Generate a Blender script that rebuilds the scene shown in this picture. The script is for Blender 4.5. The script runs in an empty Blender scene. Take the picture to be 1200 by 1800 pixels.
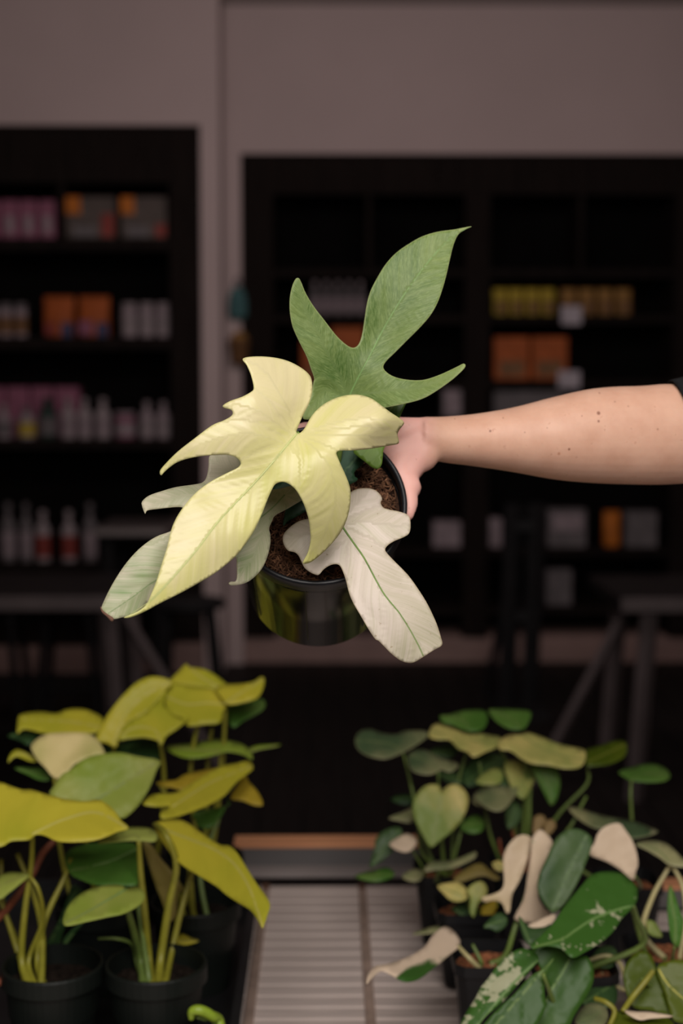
import bpy, bmesh, math, random
import numpy as np
from mathutils import Vector, Matrix
from mathutils.geometry import delaunay_2d_cdt

random.seed(7)
rng = np.random.default_rng(7)
SC = bpy.context.scene
COL = SC.collection

# ------------------------------------------------------------------ camera, world, lights, exposure
CAMZ = 1.58
FPX = 2500.0                                   # focal length in pixels of the 1200x1800 frame (50 mm)
PITCH = math.atan(210 / FPX)                   # camera looks slightly down
YAW = -math.atan(20 / FPX)                     # and a touch to the right
cam_data = bpy.data.cameras.new('camera')
cam_data.sensor_fit = 'VERTICAL'
cam_data.sensor_height = 36.0
cam_data.sensor_width = 24.0
cam_data.lens = 50.0
cam_data.clip_start = 0.05
cam_data.dof.use_dof = True
cam_data.dof.focus_distance = 1.255
cam_data.dof.aperture_fstop = 3.6
cam = bpy.data.objects.new('camera', cam_data)
COL.objects.link(cam)
cam.location = (0, 0, CAMZ)
cam.rotation_euler = (math.pi / 2 - PITCH, 0, YAW)
SC.camera = cam

world = bpy.data.worlds.new('room_ambience')
SC.world = world
world.use_nodes = True
bg = world.node_tree.nodes['Background']
bg.inputs[0].default_value = (1.0, 0.84, 0.80, 1)
bg.inputs[1].default_value = 0.06

def area_light(name, loc, target, size, power, col):
    d = bpy.data.lights.new(name, 'AREA')
    d.shape = 'RECTANGLE'; d.size = size[0]; d.size_y = size[1]
    d.energy = power; d.color = col
    o = bpy.data.objects.new(name, d); COL.objects.link(o)
    o.location = loc
    o.rotation_euler = (Vector(target) - Vector(loc)).to_track_quat('-Z', 'Y').to_euler()
    return o
area_light('key_softbox', (0.22, -0.30, 2.75), (0.0, 1.40, 1.35), (1.7, 1.5), 63, (1.0, 0.945, 0.89))
area_light('wall_fill_light', (0.2, 4.5, 3.15), (0.1, 8.0, 1.9), (2.8, 0.5), 29, (1.0, 0.86, 0.84))  # added fill light that brightens the back wall, no real fixture

SC.view_settings.view_transform = 'Standard'
SC.view_settings.look = 'None'
SC.view_settings.exposure = 0.0
SC.view_settings.gamma = 1.0
SC.view_settings.use_curve_mapping = False

# ------------------------------------------------------------------ helpers
CR = cam.rotation_euler.to_matrix()
def P(px, py, Y):
    """World point seen at a pixel of the 1200x1800 photograph, at world depth Y."""
    d = CR @ Vector(((px - 600) / FPX, (900 - py) / FPX, -1))
    return Vector((0, 0, CAMZ)) + d * (Y / d.y)
def T(pts, ox, oy, s):
    return [(ox + x / s, oy + y / s) for x, y in pts]

ORG = {}
def link(o, parent=None, org=None):
    COL.objects.link(o)
    if parent is not None:
        o.parent = parent
        ORG[o.name] = ORG[parent.name]
    else:
        ORG[o.name] = Vector(org) if org is not None else Vector((0, 0, 0))
        o.location = ORG[o.name]
    return o
def thing(name, label, cat, base, group=None):
    o = bpy.data.objects.new(name, None)
    o.empty_display_size = 0.05
    link(o, None, base)
    o['label'] = label; o['category'] = cat
    if group: o['group'] = group
    return o
def tag(o, label, cat, group=None):
    o['label'] = label; o['category'] = cat
    if group: o['group'] = group
    return o
def mesh_obj(name, verts, faces, mat, parent=None, org=None, smooth=False):
    if parent is not None: o0 = ORG[parent.name]
    else: o0 = Vector(org) if org is not None else Vector((0, 0, 0))
    me = bpy.data.meshes.new(name)
    me.from_pydata([tuple(Vector(v) - o0) for v in verts], [], faces)
    me.validate(); me.update()
    if smooth:
        me.polygons.foreach_set('use_smooth', [True] * len(me.polygons))
    if mat is not None: me.materials.append(mat)
    ob = bpy.data.objects.new(name, me)
    return link(ob, parent, o0)
def dup_part(src, parent, loc):
    c = src.copy(); COL.objects.link(c); c.parent = parent; c.location = loc
    ORG[c.name] = ORG[parent.name]
    return c
def box_data(c, s, bev=0.0):
    bm = bmesh.new()
    bmesh.ops.create_cube(bm, size=1)
    for v in bm.verts:
        v.co = Vector((v.co.x * s[0], v.co.y * s[1], v.co.z * s[2])) + Vector(c)
    if bev > 0:
        bmesh.ops.bevel(bm, geom=bm.edges[:], offset=bev, segments=1, affect='EDGES', profile=0.5)
    bm.verts.ensure_lookup_table()
    vs = [v.co.copy() for v in bm.verts]; fs = [[v.index for v in f.verts] for f in bm.faces]
    bm.free()
    return vs, fs
def box(name, lo, hi, mat, parent=None, org=None, bev=0.0):
    c = [(a + b) / 2 for a, b in zip(lo, hi)]; s = [abs(b - a) for a, b in zip(lo, hi)]
    vs, fs = box_data(c, s, bev)
    return mesh_obj(name, vs, fs, mat, parent, org)
def merge(parts):
    V, F = [], []
    for vs, fs in parts:
        n = len(V); V += list(vs); F += [[i + n for i in f] for f in fs]
    return V, F
def frame_of(t):
    t = t.normalized()
    a = Vector((0, 0, 1)) if abs(t.z) < 0.9 else Vector((0, 1, 0))
    n = t.cross(a).normalized(); b = t.cross(n).normalized()
    return n, b
def spline(pts, n, closed=False):
    pts = [np.array(p, float) for p in pts]
    out = []; m = len(pts)
    rngk = range(m) if closed else range(m - 1)
    for k in rngk:
        if closed: p0, p1, p2, p3 = pts[k - 1], pts[k], pts[(k + 1) % m], pts[(k + 2) % m]
        else: p0, p1, p2, p3 = pts[max(k - 1, 0)], pts[k], pts[k + 1], pts[min(k + 2, m - 1)]
        for j in range(n):
            t = j / n
            out.append(0.5 * (2 * p1 + (p2 - p0) * t + (2 * p0 - 5 * p1 + 4 * p2 - p3) * t * t + (3 * p1 - p0 - 3 * p2 + p3) * t ** 3))
    if not closed: out.append(pts[-1])
    return out
def tube_data(pts, radii, seg=8, smooth=4, cap=True):
    """Swept tube through 3-D points; radii per control point."""
    P4 = [tuple(p) + (r,) for p, r in zip(pts, radii)]
    S = spline(P4, smooth) if len(P4) > 2 else [np.array(p) for p in P4]
    V, F = [], []
    n0 = None
    for i, s in enumerate(S):
        c = Vector(s[:3]); a = Vector(S[max(i - 1, 0)][:3]); b = Vector(S[min(i + 1, len(S) - 1)][:3])
        t = (b - a).normalized()
        if n0 is None: n0, _ = frame_of(t)
        n0 = (n0 - t * n0.dot(t)).normalized(); bb = t.cross(n0)
        r = max(float(s[3]), 1e-5)
        for k in range(seg):
            an = 2 * math.pi * k / seg
            V.append(c + (n0 * math.cos(an) + bb * math.sin(an)) * r)
    m = len(S)
    for i in range(m - 1):
        for k in range(seg):
            F.append([i * seg + k, i * seg + (k + 1) % seg, (i + 1) * seg + (k + 1) % seg, (i + 1) * seg + k])
    if cap:
        F.append(list(range(seg))[::-1]); F.append([(m - 1) * seg + k for k in range(seg)])
    return V, F
def lathe_data(prof, centre, axis=Vector((0, 0, 1)), seg=32, closed=False, ring=None):
    """prof: list of (radius, height along axis)."""
    axis = axis.normalized(); n, b = frame_of(axis)
    V, F = [], []
    for r, h in prof:
        for k in range(seg):
            an = 2 * math.pi * k / seg
            V.append(Vector(centre) + axis * h + (n * math.cos(an) + b * math.sin(an)) * r)
    m = len(prof)
    for i in range(m - 1):
        for k in range(seg):
            F.append([i * seg + k, i * seg + (k + 1) % seg, (i + 1) * seg + (k + 1) % seg, (i + 1) * seg + k])
    if not closed:
        F.append(list(range(seg))[::-1]); F.append([(m - 1) * seg + k for k in range(seg)])
    return V, F
def fix_normals(o):
    bm = bmesh.new(); bm.from_mesh(o.data)
    bmesh.ops.recalc_face_normals(bm, faces=bm.faces[:])
    bm.to_mesh(o.data); bm.free()
    return o

# ------------------------------------------------------------------ materials
class N:
    def __init__(self, name):
        self.m = bpy.data.materials.new(name); self.m.use_nodes = True
        self.t = self.m.node_tree; self.b = self.t.nodes['Principled BSDF']
        self.out = self.t.nodes['Material Output']
    def n(self, typ, **kw):
        x = self.t.nodes.new(typ)
        for k, v in kw.items(): setattr(x, k, v)
        return x
    def l(self, a, b): self.t.links.new(a, b)
    def set(self, sock, v):
        if hasattr(v, 'is_linked') or isinstance(v, bpy.types.NodeSocket): self.l(v, sock)
        else: sock.default_value = v
    def math(self, op, a, b=0.0, clamp=False):
        x = self.n('ShaderNodeMath', operation=op, use_clamp=clamp)
        self.set(x.inputs[0], a); self.set(x.inputs[1], b)
        return x.outputs[0]
    def mix(self, f, a, b):
        x = self.n('ShaderNodeMix', data_type='RGBA')
        self.set(x.inputs[0], f)
        self.set(x.inputs[6], a if not isinstance(a, tuple) else (*a, 1)); self.set(x.inputs[7], b if not isinstance(b, tuple) else (*b, 1))
        return x.outputs[2]
    def ramp(self, v, lo, hi):
        x = self.n('ShaderNodeMapRange', clamp=True)
        self.set(x.inputs[0], v); x.inputs[1].default_value = lo; x.inputs[2].default_value = hi
        return x.outputs[0]
    def attr(self, name):
        x = self.n('ShaderNodeAttribute', attribute_name=name)
        return x.outputs['Fac']
    def coord(self, which='Object'):
        return self.n('ShaderNodeTexCoord').outputs[which]
    def noise(self, vec, scale, detail=3, rough=0.55):
        x = self.n('ShaderNodeTexNoise'); self.l(vec, x.inputs['Vector'])
        x.inputs['Scale'].default_value = scale; x.inputs['Detail'].default_value = detail; x.inputs['Roughness'].default_value = rough
        return x.outputs['Fac']
    def comb(self, x, y, z):
        c = self.n('ShaderNodeCombineXYZ')
        for i, v in enumerate((x, y, z)): self.set(c.inputs[i], v)
        return c.outputs[0]
    def bump(self, h, strength, dist):
        x = self.n('ShaderNodeBump'); self.l(h, x.inputs['Height'])
        x.inputs['Strength'].default_value = strength; x.inputs['Distance'].default_value = dist
        self.l(x.outputs[0], self.b.inputs['Normal'])

def plain(name, col, rough=0.6, var=0.15, scale=8.0, metal=0.0, spec=0.5, stretch=None, bump=0.0):
    g = N(name)
    v = g.coord()
    if stretch:
        mp = g.n('ShaderNodeMapping'); g.l(v, mp.inputs[0]); mp.inputs['Scale'].default_value = stretch; v = mp.outputs[0]
    no = g.noise(v, scale)
    lo = tuple(c * (1 - var) for c in col); hi = tuple(min(1, c * (1 + var)) for c in col)
    g.l(g.mix(g.ramp(no, 0.3, 0.7), lo, hi), g.b.inputs['Base Color'])
    g.b.inputs['Roughness'].default_value = rough
    g.b.inputs['Metallic'].default_value = metal
    g.b.inputs['Specular IOR Level'].default_value = spec
    if bump: g.bump(no, bump, 0.002)
    return g.m

def leaf_mat(name, a, b, streak=0.5, rough=0.36, ribcol=None, ribw=0.0014, edgecol=None, patch=0.0, patch_scale=30.0, fine=420.0,
             speck=None, trans=0.18, relief=0.25, spots=None, lohi=(0.0, 1.0), spec=0.28):
    """a: pigment where w=0, b: pigment where w=1; streaks follow the side veins (q,d)."""
    g = N(name)
    w, q, d, rib, edge = (g.attr(k) for k in ('w', 'q', 'd', 'rib', 'edge'))
    vec = g.comb(g.math('MULTIPLY', q, fine), g.math('MULTIPLY', d, fine * 0.05), 0.0)
    st = g.noise(vec, 1.0, 4, 0.6)
    st2 = g.noise(g.comb(g.math('MULTIPLY', q, fine * 0.22), g.math('MULTIPLY', d, fine * 0.03), 3.7), 1.0, 3, 0.5)
    big = g.noise(g.coord(), patch_scale, 3, 0.6)
    f = g.math('ADD', w, g.math('MULTIPLY', g.math('SUBTRACT', st, 0.5), streak))
    f = g.math('ADD', f, g.math('MULTIPLY', g.math('SUBTRACT', st2, 0.5), streak * 1.2))
    if patch:
        f = g.math('ADD', f, g.math('MULTIPLY', g.math('SUBTRACT', big, 0.5), patch))
    c = g.mix(g.ramp(f, *lohi), a, b)
    if speck:
        sp = g.noise(g.comb(g.math('MULTIPLY', q, 900.0), g.math('MULTIPLY', d, 260.0), 1.3), 1.0, 3, 0.7)
        c = g.mix(g.math('MULTIPLY', g.ramp(sp, 0.46, 0.62), 0.6), c, speck)
    if ribcol:
        rf = g.math('SUBTRACT', 1.0, g.ramp(rib, ribw * 0.35, ribw), clamp=True)
        c = g.mix(g.math('MULTIPLY', rf, 0.75), c, ribcol)
    if edgecol:
        ef = g.math('SUBTRACT', 1.0, g.ramp(edge, 0.0002, 0.0012), clamp=True)
        c = g.mix(g.math('MULTIPLY', ef, 0.6), c, edgecol)
    if spots:
        sn = g.noise(g.coord(), 260.0, 2, 0.5)
        c = g.mix(g.math('MULTIPLY', g.ramp(sn, 0.70, 0.76), 0.5), c, spots)
    g.l(c, g.b.inputs['Base Color'])
    g.b.inputs['Roughness'].default_value = rough
    g.b.inputs['Specular IOR Level'].default_value = spec
    h = g.math('ADD', g.math('MULTIPLY', st2, 1.0), g.math('MULTIPLY', st, 0.35))
    g.bump(h, relief, 0.0009)
    tr = g.n('ShaderNodeBsdfTranslucent'); g.l(c, tr.inputs[0])
    ms = g.n('ShaderNodeMixShader'); ms.inputs[0].default_value = trans
    g.l(g.b.outputs[0], ms.inputs[1]); g.l(tr.outputs[0], ms.inputs[2]); g.l(ms.outputs[0], g.out.inputs[0])
    return g.m

def wood_mat(name, col, axis='Y', rough=0.45, spec=0.4):
    return plain(name, col, rough, 0.3, 3.0, spec=spec, stretch={'X': (1, 14, 14), 'Y': (14, 1, 14), 'Z': (14, 14, 1)}[axis])

M = {}
M['wall'] = plain('painted_wall', (0.44, 0.345, 0.335), 0.75, 0.03, 2.0, spec=0.2)
M['ceiling'] = plain('ceiling_paint', (0.20, 0.16, 0.15), 0.8, 0.04, 2.0, spec=0.1)
M['plank'] = wood_mat('dark_floor_wood', (0.012, 0.0095, 0.0085), 'Y', 0.6, 0.15)
M['sub'] = plain('floor_gap_black', (0.008, 0.007, 0.006), 0.9)
M['espresso'] = wood_mat('espresso_wood', (0.0115, 0.0082, 0.0072), 'Z', 0.8, 0.04)
M['shelfback'] = plain('shelf_back_black', (0.004, 0.0036, 0.0034), 0.9, 0.2, 4, spec=0.02)
M['plinth'] = plain('plinth_paint', (0.26, 0.165, 0.145), 0.7, 0.12, 5)
M['steel'] = plain('brushed_steel', (0.26, 0.22, 0.215), 0.4, 0.1, 30, metal=0.9, stretch=(1, 20, 20))
M['tablegrey'] = plain('grey_table_metal', (0.085, 0.066, 0.066), 0.5, 0.12, 12, spec=0.3)
M['tabletop'] = plain('dark_table_top', (0.016, 0.013, 0.013), 0.7, 0.2, 12, spec=0.08)
M['blackmetal'] = plain('black_stand_metal', (0.012, 0.0115, 0.012), 0.6, 0.2, 12, spec=0.15)
M['slat'] = plain('galvanised_slat', (0.76, 0.635, 0.585), 0.5, 0.14, 9, metal=0.25, stretch=(1, 10, 10))
M['rail'] = plain('rusty_rail', (0.42, 0.30, 0.245), 0.6, 0.25, 25, metal=0.2)
M['rust'] = plain('rust_brown', (0.13, 0.06, 0.035), 0.8, 0.4, 40)
M['lipgrey'] = plain('lip_grey_paint', (0.115, 0.105, 0.105), 0.55, 0.1, 10)
M['lipwood'] = wood_mat('lip_cedar', (0.85, 0.36, 0.18), 'X', 0.55)
M['blackplastic'] = plain('black_pot_plastic', (0.006, 0.006, 0.007), 0.17, 0.2, 20, spec=0.22)
M['rimplastic'] = plain('black_rim_plastic', (0.010, 0.010, 0.012), 0.38, 0.2, 20, spec=0.4)
M['nursery'] = plain('nursery_pot_green_black', (0.0062, 0.0085, 0.007), 0.5, 0.2, 20, spec=0.25)
M['tray'] = plain('tray_black', (0.012, 0.012, 0.013), 0.4, 0.2, 20)
M['soil'] = plain('coir_soil', (0.048, 0.023, 0.014), 0.95, 0.7, 240, spec=0.15, bump=1.0)
M['soil_dark'] = plain('dark_potting_soil', (0.012, 0.008, 0.006), 0.95, 0.6, 120, spec=0.1, bump=0.6)  # near-black soil for the chartreuse philodendron pots
M['fibre'] = plain('coir_fibre', (0.26, 0.128, 0.07), 0.9, 0.65, 90, spec=0.1)
M['fibre2'] = plain('coir_chip', (0.10, 0.047, 0.027), 0.95, 0.6, 90, spec=0.1)
M['soil_red'] = plain('bark_mix', (0.20, 0.075, 0.035), 0.95, 0.7, 120, spec=0.1, bump=1.0)
M['pet_gold'] = plain('petiole_olive', (0.25, 0.235, 0.022), 0.45, 0.2, 30)
M['pet_green'] = plain('petiole_green', (0.13, 0.19, 0.04), 0.45, 0.2, 30)
M['pet_pale'] = plain('petiole_pale', (0.46, 0.40, 0.19), 0.45, 0.2, 30)
M['rib_y'] = plain('rib_yellow', (0.52, 0.55, 0.22), 0.45, 0.1, 60)
M['rib_g'] = plain('rib_green', (0.17, 0.30, 0.09), 0.45, 0.15, 60)
M['rib_w'] = plain('rib_leafgreen', (0.14, 0.24, 0.045), 0.5, 0.3, 60)
M['rib_l'] = plain('rib_greygreen', (0.20, 0.29, 0.11), 0.5, 0.2, 60)
M['rib_gold'] = plain('rib_gold', (0.55, 0.50, 0.10), 0.5, 0.1, 60)
M['ledge'] = plain('ledge_metal', (0.30, 0.25, 0.24), 0.5, 0.1, 10)
M['pet_red'] = plain('petiole_redbrown', (0.26, 0.075, 0.035), 0.5, 0.3, 30)
M['brown_tip'] = plain('dry_leaf_tip', (0.11, 0.05, 0.03), 0.8, 0.4, 200)

LM = {}
LM['Y'] = leaf_mat('leaf_cream_yellow', (0.765, 0.675, 0.395), (0.64, 0.625, 0.185), 0.7, 0.30, (0.50, 0.54, 0.20), 0.0016, (0.62, 0.60, 0.25), 0.35, 22, relief=0.35, trans=0.14, fine=260, spec=0.4)
LM['G'] = leaf_mat('leaf_green_speckled', (0.066, 0.135, 0.026), (0.28, 0.345, 0.11), 0.62, 0.42, (0.20, 0.31, 0.10), 0.0010, (0.40, 0.46, 0.20), 0.4, 35, speck=(0.27, 0.36, 0.13), relief=0.25)
LM['L'] = leaf_mat('leaf_pale_grey_green', (0.60, 0.545, 0.41), (0.18, 0.28, 0.085), 0.95, 0.40, (0.17, 0.24, 0.09), 0.0008, (0.56, 0.52, 0.36), 0.3, 25, relief=0.2)
LM['W'] = leaf_mat('leaf_white_blush', (0.69, 0.595, 0.51), (0.26, 0.29, 0.085), 0.6, 0.40, (0.12, 0.22, 0.03), 0.0010, (0.62, 0.50, 0.30), 0.10, 25, relief=0.35, trans=0.12, spots=(0.25, 0.16, 0.06))
LM['H'] = leaf_mat('leaf_mid_green', (0.085, 0.17, 0.022), (0.20, 0.30, 0.05), 0.8, 0.4, patch=0.3)
LM['D'] = leaf_mat('leaf_deep_green', (0.018, 0.055, 0.028), (0.05, 0.12, 0.06), 0.4, 0.4, (0.08, 0.16, 0.07), 0.0016)
LM['gold'] = leaf_mat('leaf_chartreuse', (0.66, 0.575, 0.050), (0.44, 0.46, 0.030), 0.25, 0.42, (0.62, 0.55, 0.14), 0.0022, None, 0.5, 12, fine=150, relief=0.15, trans=0.25)
LM['goldgreen'] = leaf_mat('leaf_lime_green', (0.27, 0.38, 0.035), (0.44, 0.48, 0.11), 0.25, 0.42, (0.36, 0.38, 0.10), 0.0024, None, 0.5, 12, fine=150, relief=0.15, trans=0.25)
LM['green'] = leaf_mat('leaf_plain_green', (0.07, 0.185, 0.024), (0.17, 0.29, 0.06), 0.3, 0.42, (0.18, 0.27, 0.07), 0.0020, None, 0.6, 14, fine=150, relief=0.15, trans=0.22)
LM['deepgreen'] = leaf_mat('leaf_rich_green', (0.040, 0.105, 0.014), (0.085, 0.16, 0.03), 0.3, 0.42, (0.18, 0.27, 0.07), 0.0020, None, 0.6, 14, fine=150, relief=0.15, trans=0.15)
LM['dark'] = leaf_mat('leaf_dark_green', (0.030, 0.075, 0.022), (0.085, 0.14, 0.05), 0.3, 0.42, (0.12, 0.20, 0.06), 0.0018, None, 0.6, 14, fine=150, relief=0.15, trans=0.15)
LM['greyg'] = leaf_mat('leaf_grey_green', (0.085, 0.135, 0.060), (0.37, 0.35, 0.17), 0.5, 0.45, (0.2, 0.25, 0.1), 0.0015, (0.40, 0.36, 0.20), 0.9, 18, fine=150, relief=0.15)
LM['mottle'] = leaf_mat('leaf_yellow_mottled', (0.25, 0.33, 0.075), (0.70, 0.58, 0.19), 0.6, 0.45, (0.3, 0.33, 0.1), 0.0015, None, 1.3, 22, fine=150, relief=0.15)
LM['cream'] = leaf_mat('leaf_cream', (0.80, 0.63, 0.46), (0.66, 0.52, 0.31), 0.3, 0.45, None, 0.001, None, 0.3, 15, fine=150, relief=0.12, trans=0.2)
LM['palegold'] = leaf_mat('leaf_pale_lime', (0.84, 0.69, 0.32), (0.55, 0.53, 0.16), 0.3, 0.45, None, 0.001, None, 0.6, 12, fine=150, relief=0.12, trans=0.2)
LM['varieg'] = leaf_mat('leaf_green_white_flecks', (0.05, 0.135, 0.020), (0.46, 0.46, 0.29), 0.3, 0.42, (0.16, 0.26, 0.07), 0.0022, None, 2.0, 95, fine=150, relief=0.15, lohi=(0.48, 0.62))
LM['half'] = leaf_mat('leaf_half_cream', (0.80, 0.63, 0.47), (0.045, 0.125, 0.02), 0.4, 0.42, None, 0.001, None, 0.25, 30, fine=150, relief=0.12, lohi=(0.25, 0.6))
LM['mustard'] = leaf_mat('leaf_mustard', (0.50, 0.36, 0.03), (0.38, 0.33, 0.03), 0.3, 0.45, None, 0.001, None, 0.6, 14, fine=150, trans=0.25)
LM['brownish'] = leaf_mat('leaf_olive_brown', (0.24, 0.19, 0.045), (0.33, 0.22, 0.09), 0.4, 0.5, None, 0.001, None, 0.8, 20, fine=150)
LM['olive'] = leaf_mat('leaf_deep_olive', (0.075, 0.11, 0.006), (0.12, 0.15, 0.01), 0.3, 0.42, (0.2, 0.22, 0.03), 0.002, None, 0.5, 12, fine=150)

# ------------------------------------------------------------------ leaf builder
def tps(ctrl):
    C = np.array([c[:2] for c in ctrl], float) / 100.0; v = np.array([c[2] for c in ctrl], float)
    n = len(C)
    d = np.linalg.norm(C[:, None] - C[None], axis=2)
    K = np.where(d > 0, d * d * np.log(d + 1e-12), 0) + np.eye(n) * 0.03
    Pm = np.c_[np.ones(n), C]
    A = np.block([[K, Pm], [Pm.T, np.zeros((3, 3))]])
    s = np.linalg.solve(A, np.r_[v, 0, 0, 0])
    def f(X):
        X = np.atleast_2d(np.array(X, float)) / 100.0
        dd = np.linalg.norm(X[:, None] - C[None], axis=2)
        return (np.where(dd > 0, dd * dd * np.log(dd + 1e-12), 0)) @ s[:n] + s[n] + X @ s[n + 1:]
    return f
def seg_dist(X, poly, closed=False):
    """distance of points X to a polyline, with arc length and side."""
    A = np.array(poly, float); B = np.roll(A, -1, 0) if closed else A[1:]
    if not closed: A = A[:-1]
    ab = B - A; L = np.linalg.norm(ab, axis=1); cum = np.r_[0, np.cumsum(L)[:-1]]
    t = ((X[:, None] - A[None]) * ab[None]).sum(2) / np.maximum(L ** 2, 1e-9)[None]
    t = np.clip(t, 0, 1)
    D = np.linalg.norm(A[None] + ab[None] * t[..., None] - X[:, None], axis=2)
    k = D.argmin(1); i = np.arange(len(X))
    s = cum[k] + t[i, k] * L[k]
    r = X - A[k]
    side = np.sign(ab[k, 0] * r[:, 1] - ab[k, 1] * r[:, 0])
    return D[i, k], s, side
def inside(X, poly):
    x, y = X[:, 0], X[:, 1]; c = np.zeros(len(X), bool)
    A = np.array(poly); B = np.roll(A, -1, 0)
    for (x1, y1), (x2, y2) in zip(A, B):
        h = ((y1 > y) != (y2 > y))
        with np.errstate(divide='ignore', invalid='ignore'):
            c ^= h & (x < (x2 - x1) * (y - y1) / (y2 - y1 + 1e-12) + x1)
    return c
def idw(ctrl):
    C = np.array([c[:2] for c in ctrl], float); v = np.array([c[2] for c in ctrl], float)
    def f(X):
        d = np.linalg.norm(X[:, None] - C[None], axis=2)
        k = 1 / (d ** 2 + 60)
        return (k * v).sum(1) / k.sum(1)
    return f

def leaf(parent, outline, rib, mat, depth, veins=(), w=None, step=8.0, fold=0.0, thick=0.0007, ribmat=None, ribr=0.0009, sub=4, slope=1.4, wave=0.0, label=None):
    """Leaf blade: an outline and midrib given in photograph pixels, bent through real depth (metres along Y)."""
    ol = np.array(spline(outline, sub, True))
    keep = [0]                                               # drop points that sit almost on each other
    for i in range(1, len(ol)):
        if np.linalg.norm(ol[i] - ol[keep[-1]]) > step * 0.22: keep.append(i)
    ol = ol[keep]
    ribp = np.array(spline(rib, 6))
    zf = depth if callable(depth) else tps(depth)
    x0, y0 = ol.min(0); x1, y1 = ol.max(0)
    G = []
    yy = y0; r = 0
    while yy < y1:
        G += [(x, yy) for x in np.arange(x0 + (step / 2 if r % 2 else 0), x1, step)]
        yy += step * 0.866; r += 1
    rp = [ribp[0]]
    for p in ribp[1:]:
        if np.linalg.norm(p - rp[-1]) > step * 0.6: rp.append(p)
    rp = np.array(rp)
    rin = rp[inside(rp, ol)]
    if len(rin): rin = rin[seg_dist(rin, ol, True)[0] > step * 0.3]
    if G:
        G = np.array(G); G = G[inside(G, ol)]
        if len(G): G = G[seg_dist(G, ol, True)[0] > step * 0.45]
        if len(G) and len(rin): G = G[np.linalg.norm(G[:, None] - rin[None], axis=2).min(1) > step * 0.45]
    else: G = np.zeros((0, 2))
    pts = np.r_[ol, rin, G] if len(rin) else np.r_[ol, G]
    n = len(ol)
    res = delaunay_2d_cdt([Vector(p) for p in pts], [(i, (i + 1) % n) for i in range(n)], [], 0, 1e-4)
    V2 = np.array([tuple(v) for v in res[0]]); F = [list(f) for f in res[2]]
    cen = np.array([V2[f].mean(0) for f in F])
    ins = inside(cen, ol)
    F = [f for f, k in zip(F, ins) if k]
    allv = [ribp] + [np.array(spline(v, 5)) for v in veins]
    best = None
    for k, vp in enumerate(allv):
        dd, ss, sd = seg_dist(V2, vp)
        off = 137.0 * k
        if best is None: best = [dd.copy(), ss + off, sd.copy()]; ribd = dd.copy(); ribs = ss
        else:
            mk = dd < best[0]
            best[0][mk] = dd[mk]; best[1][mk] = (ss + off)[mk]; best[2][mk] = sd[mk]
    edge = seg_dist(V2, ol, True)[0]
    Z = zf(V2)
    pxm = float(np.mean(Z)) / FPX
    near = np.minimum(best[0] * pxm, 0.02)
    Z = Z + fold * near
    if wave:                                                 # soft pleats along the side veins, fading at rib and margin
        qq = best[1] * pxm - slope * best[0] * pxm + best[2] * 0.31
        ph = 2 * np.pi * qq / 0.0085 + 2.1 * np.sin(qq * 260) + 1.3 * np.sin(qq * 97 + 1)
        Z = Z + wave * np.sin(ph) * np.clip(best[0] * pxm / 0.006, 0, 1) * np.clip(edge * pxm / 0.006, 0, 1)
    V = [P(x, y, z) for (x, y), z in zip(V2, Z)]
    o = mesh_obj('leaf', V, F, mat, parent, smooth=True)
    me = o.data
    if sum(p.normal.dot(Vector((0, -1, 0.1))) * p.area for p in me.polygons) < 0: me.flip_normals()
    wv = idw(w)(V2) if w else np.zeros(len(V2))
    if len(me.vertices) == len(V2):
        for nm, arr in (('w', wv), ('q', best[1] * pxm - slope * best[0] * pxm + best[2] * 0.5), ('d', best[0] * pxm), ('rib', ribd * pxm), ('edge', edge * pxm)):
            a = me.attributes.new(nm, 'FLOAT', 'POINT'); a.data.foreach_set('value', np.asarray(arr, dtype=np.float32))
    so = o.modifiers.new('thickness', 'SOLIDIFY'); so.thickness = thick; so.offset = -1
    if label: o['label'] = label
    if ribmat is not None:
        zr = zf(ribp) + ribr * 0.35
        pr = [P(x, y, z) for (x, y), z in zip(ribp, zr)]
        m = len(pr); pr2 = pr[::2] + ([pr[-1]] if (m - 1) % 2 else [])
        rad = [ribr * (1 - 0.75 * i / (len(pr2) - 1)) for i in range(len(pr2))]
        tv, tf = tube_data(pr2, rad, 6, 1)
        mesh_obj('midrib', tv, tf, ribmat, o, smooth=True)
    o['_z'] = 0; del o['_z']
    return o, zf
def petiole(parent, pts, radii, mat, name='petiole', seg=8):
    v, f = tube_data(pts, radii, seg, 5)
    return mesh_obj(name, v, f, mat, parent, smooth=True)
def plane_depth(outline, rib, z, gx=0.0, gy=0.0, droop=0.0, twist=0.0):
    """Depth field of a simple leaf: z at the middle, slopes in metres per pixel, and a curl towards the tip."""
    c = np.mean(np.array(outline), 0); r0 = np.array(rib[0]); r1 = np.array(rib[-1]); L = np.linalg.norm(r1 - r0)
    u = (r1 - r0) / max(L, 1e-6)
    def f(X):
        X = np.atleast_2d(np.array(X, float))
        t = ((X - r0) @ u) / max(L, 1e-6)
        s = ((X - r0) @ np.array((-u[1], u[0])))
        return z + gx * (X[:, 0] - c[0]) + gy * (X[:, 1] - c[1]) + droop * (np.clip(t, 0, 1.2) ** 2 - 0.33) + twist * s * (t - 0.5)
    return f
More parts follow.
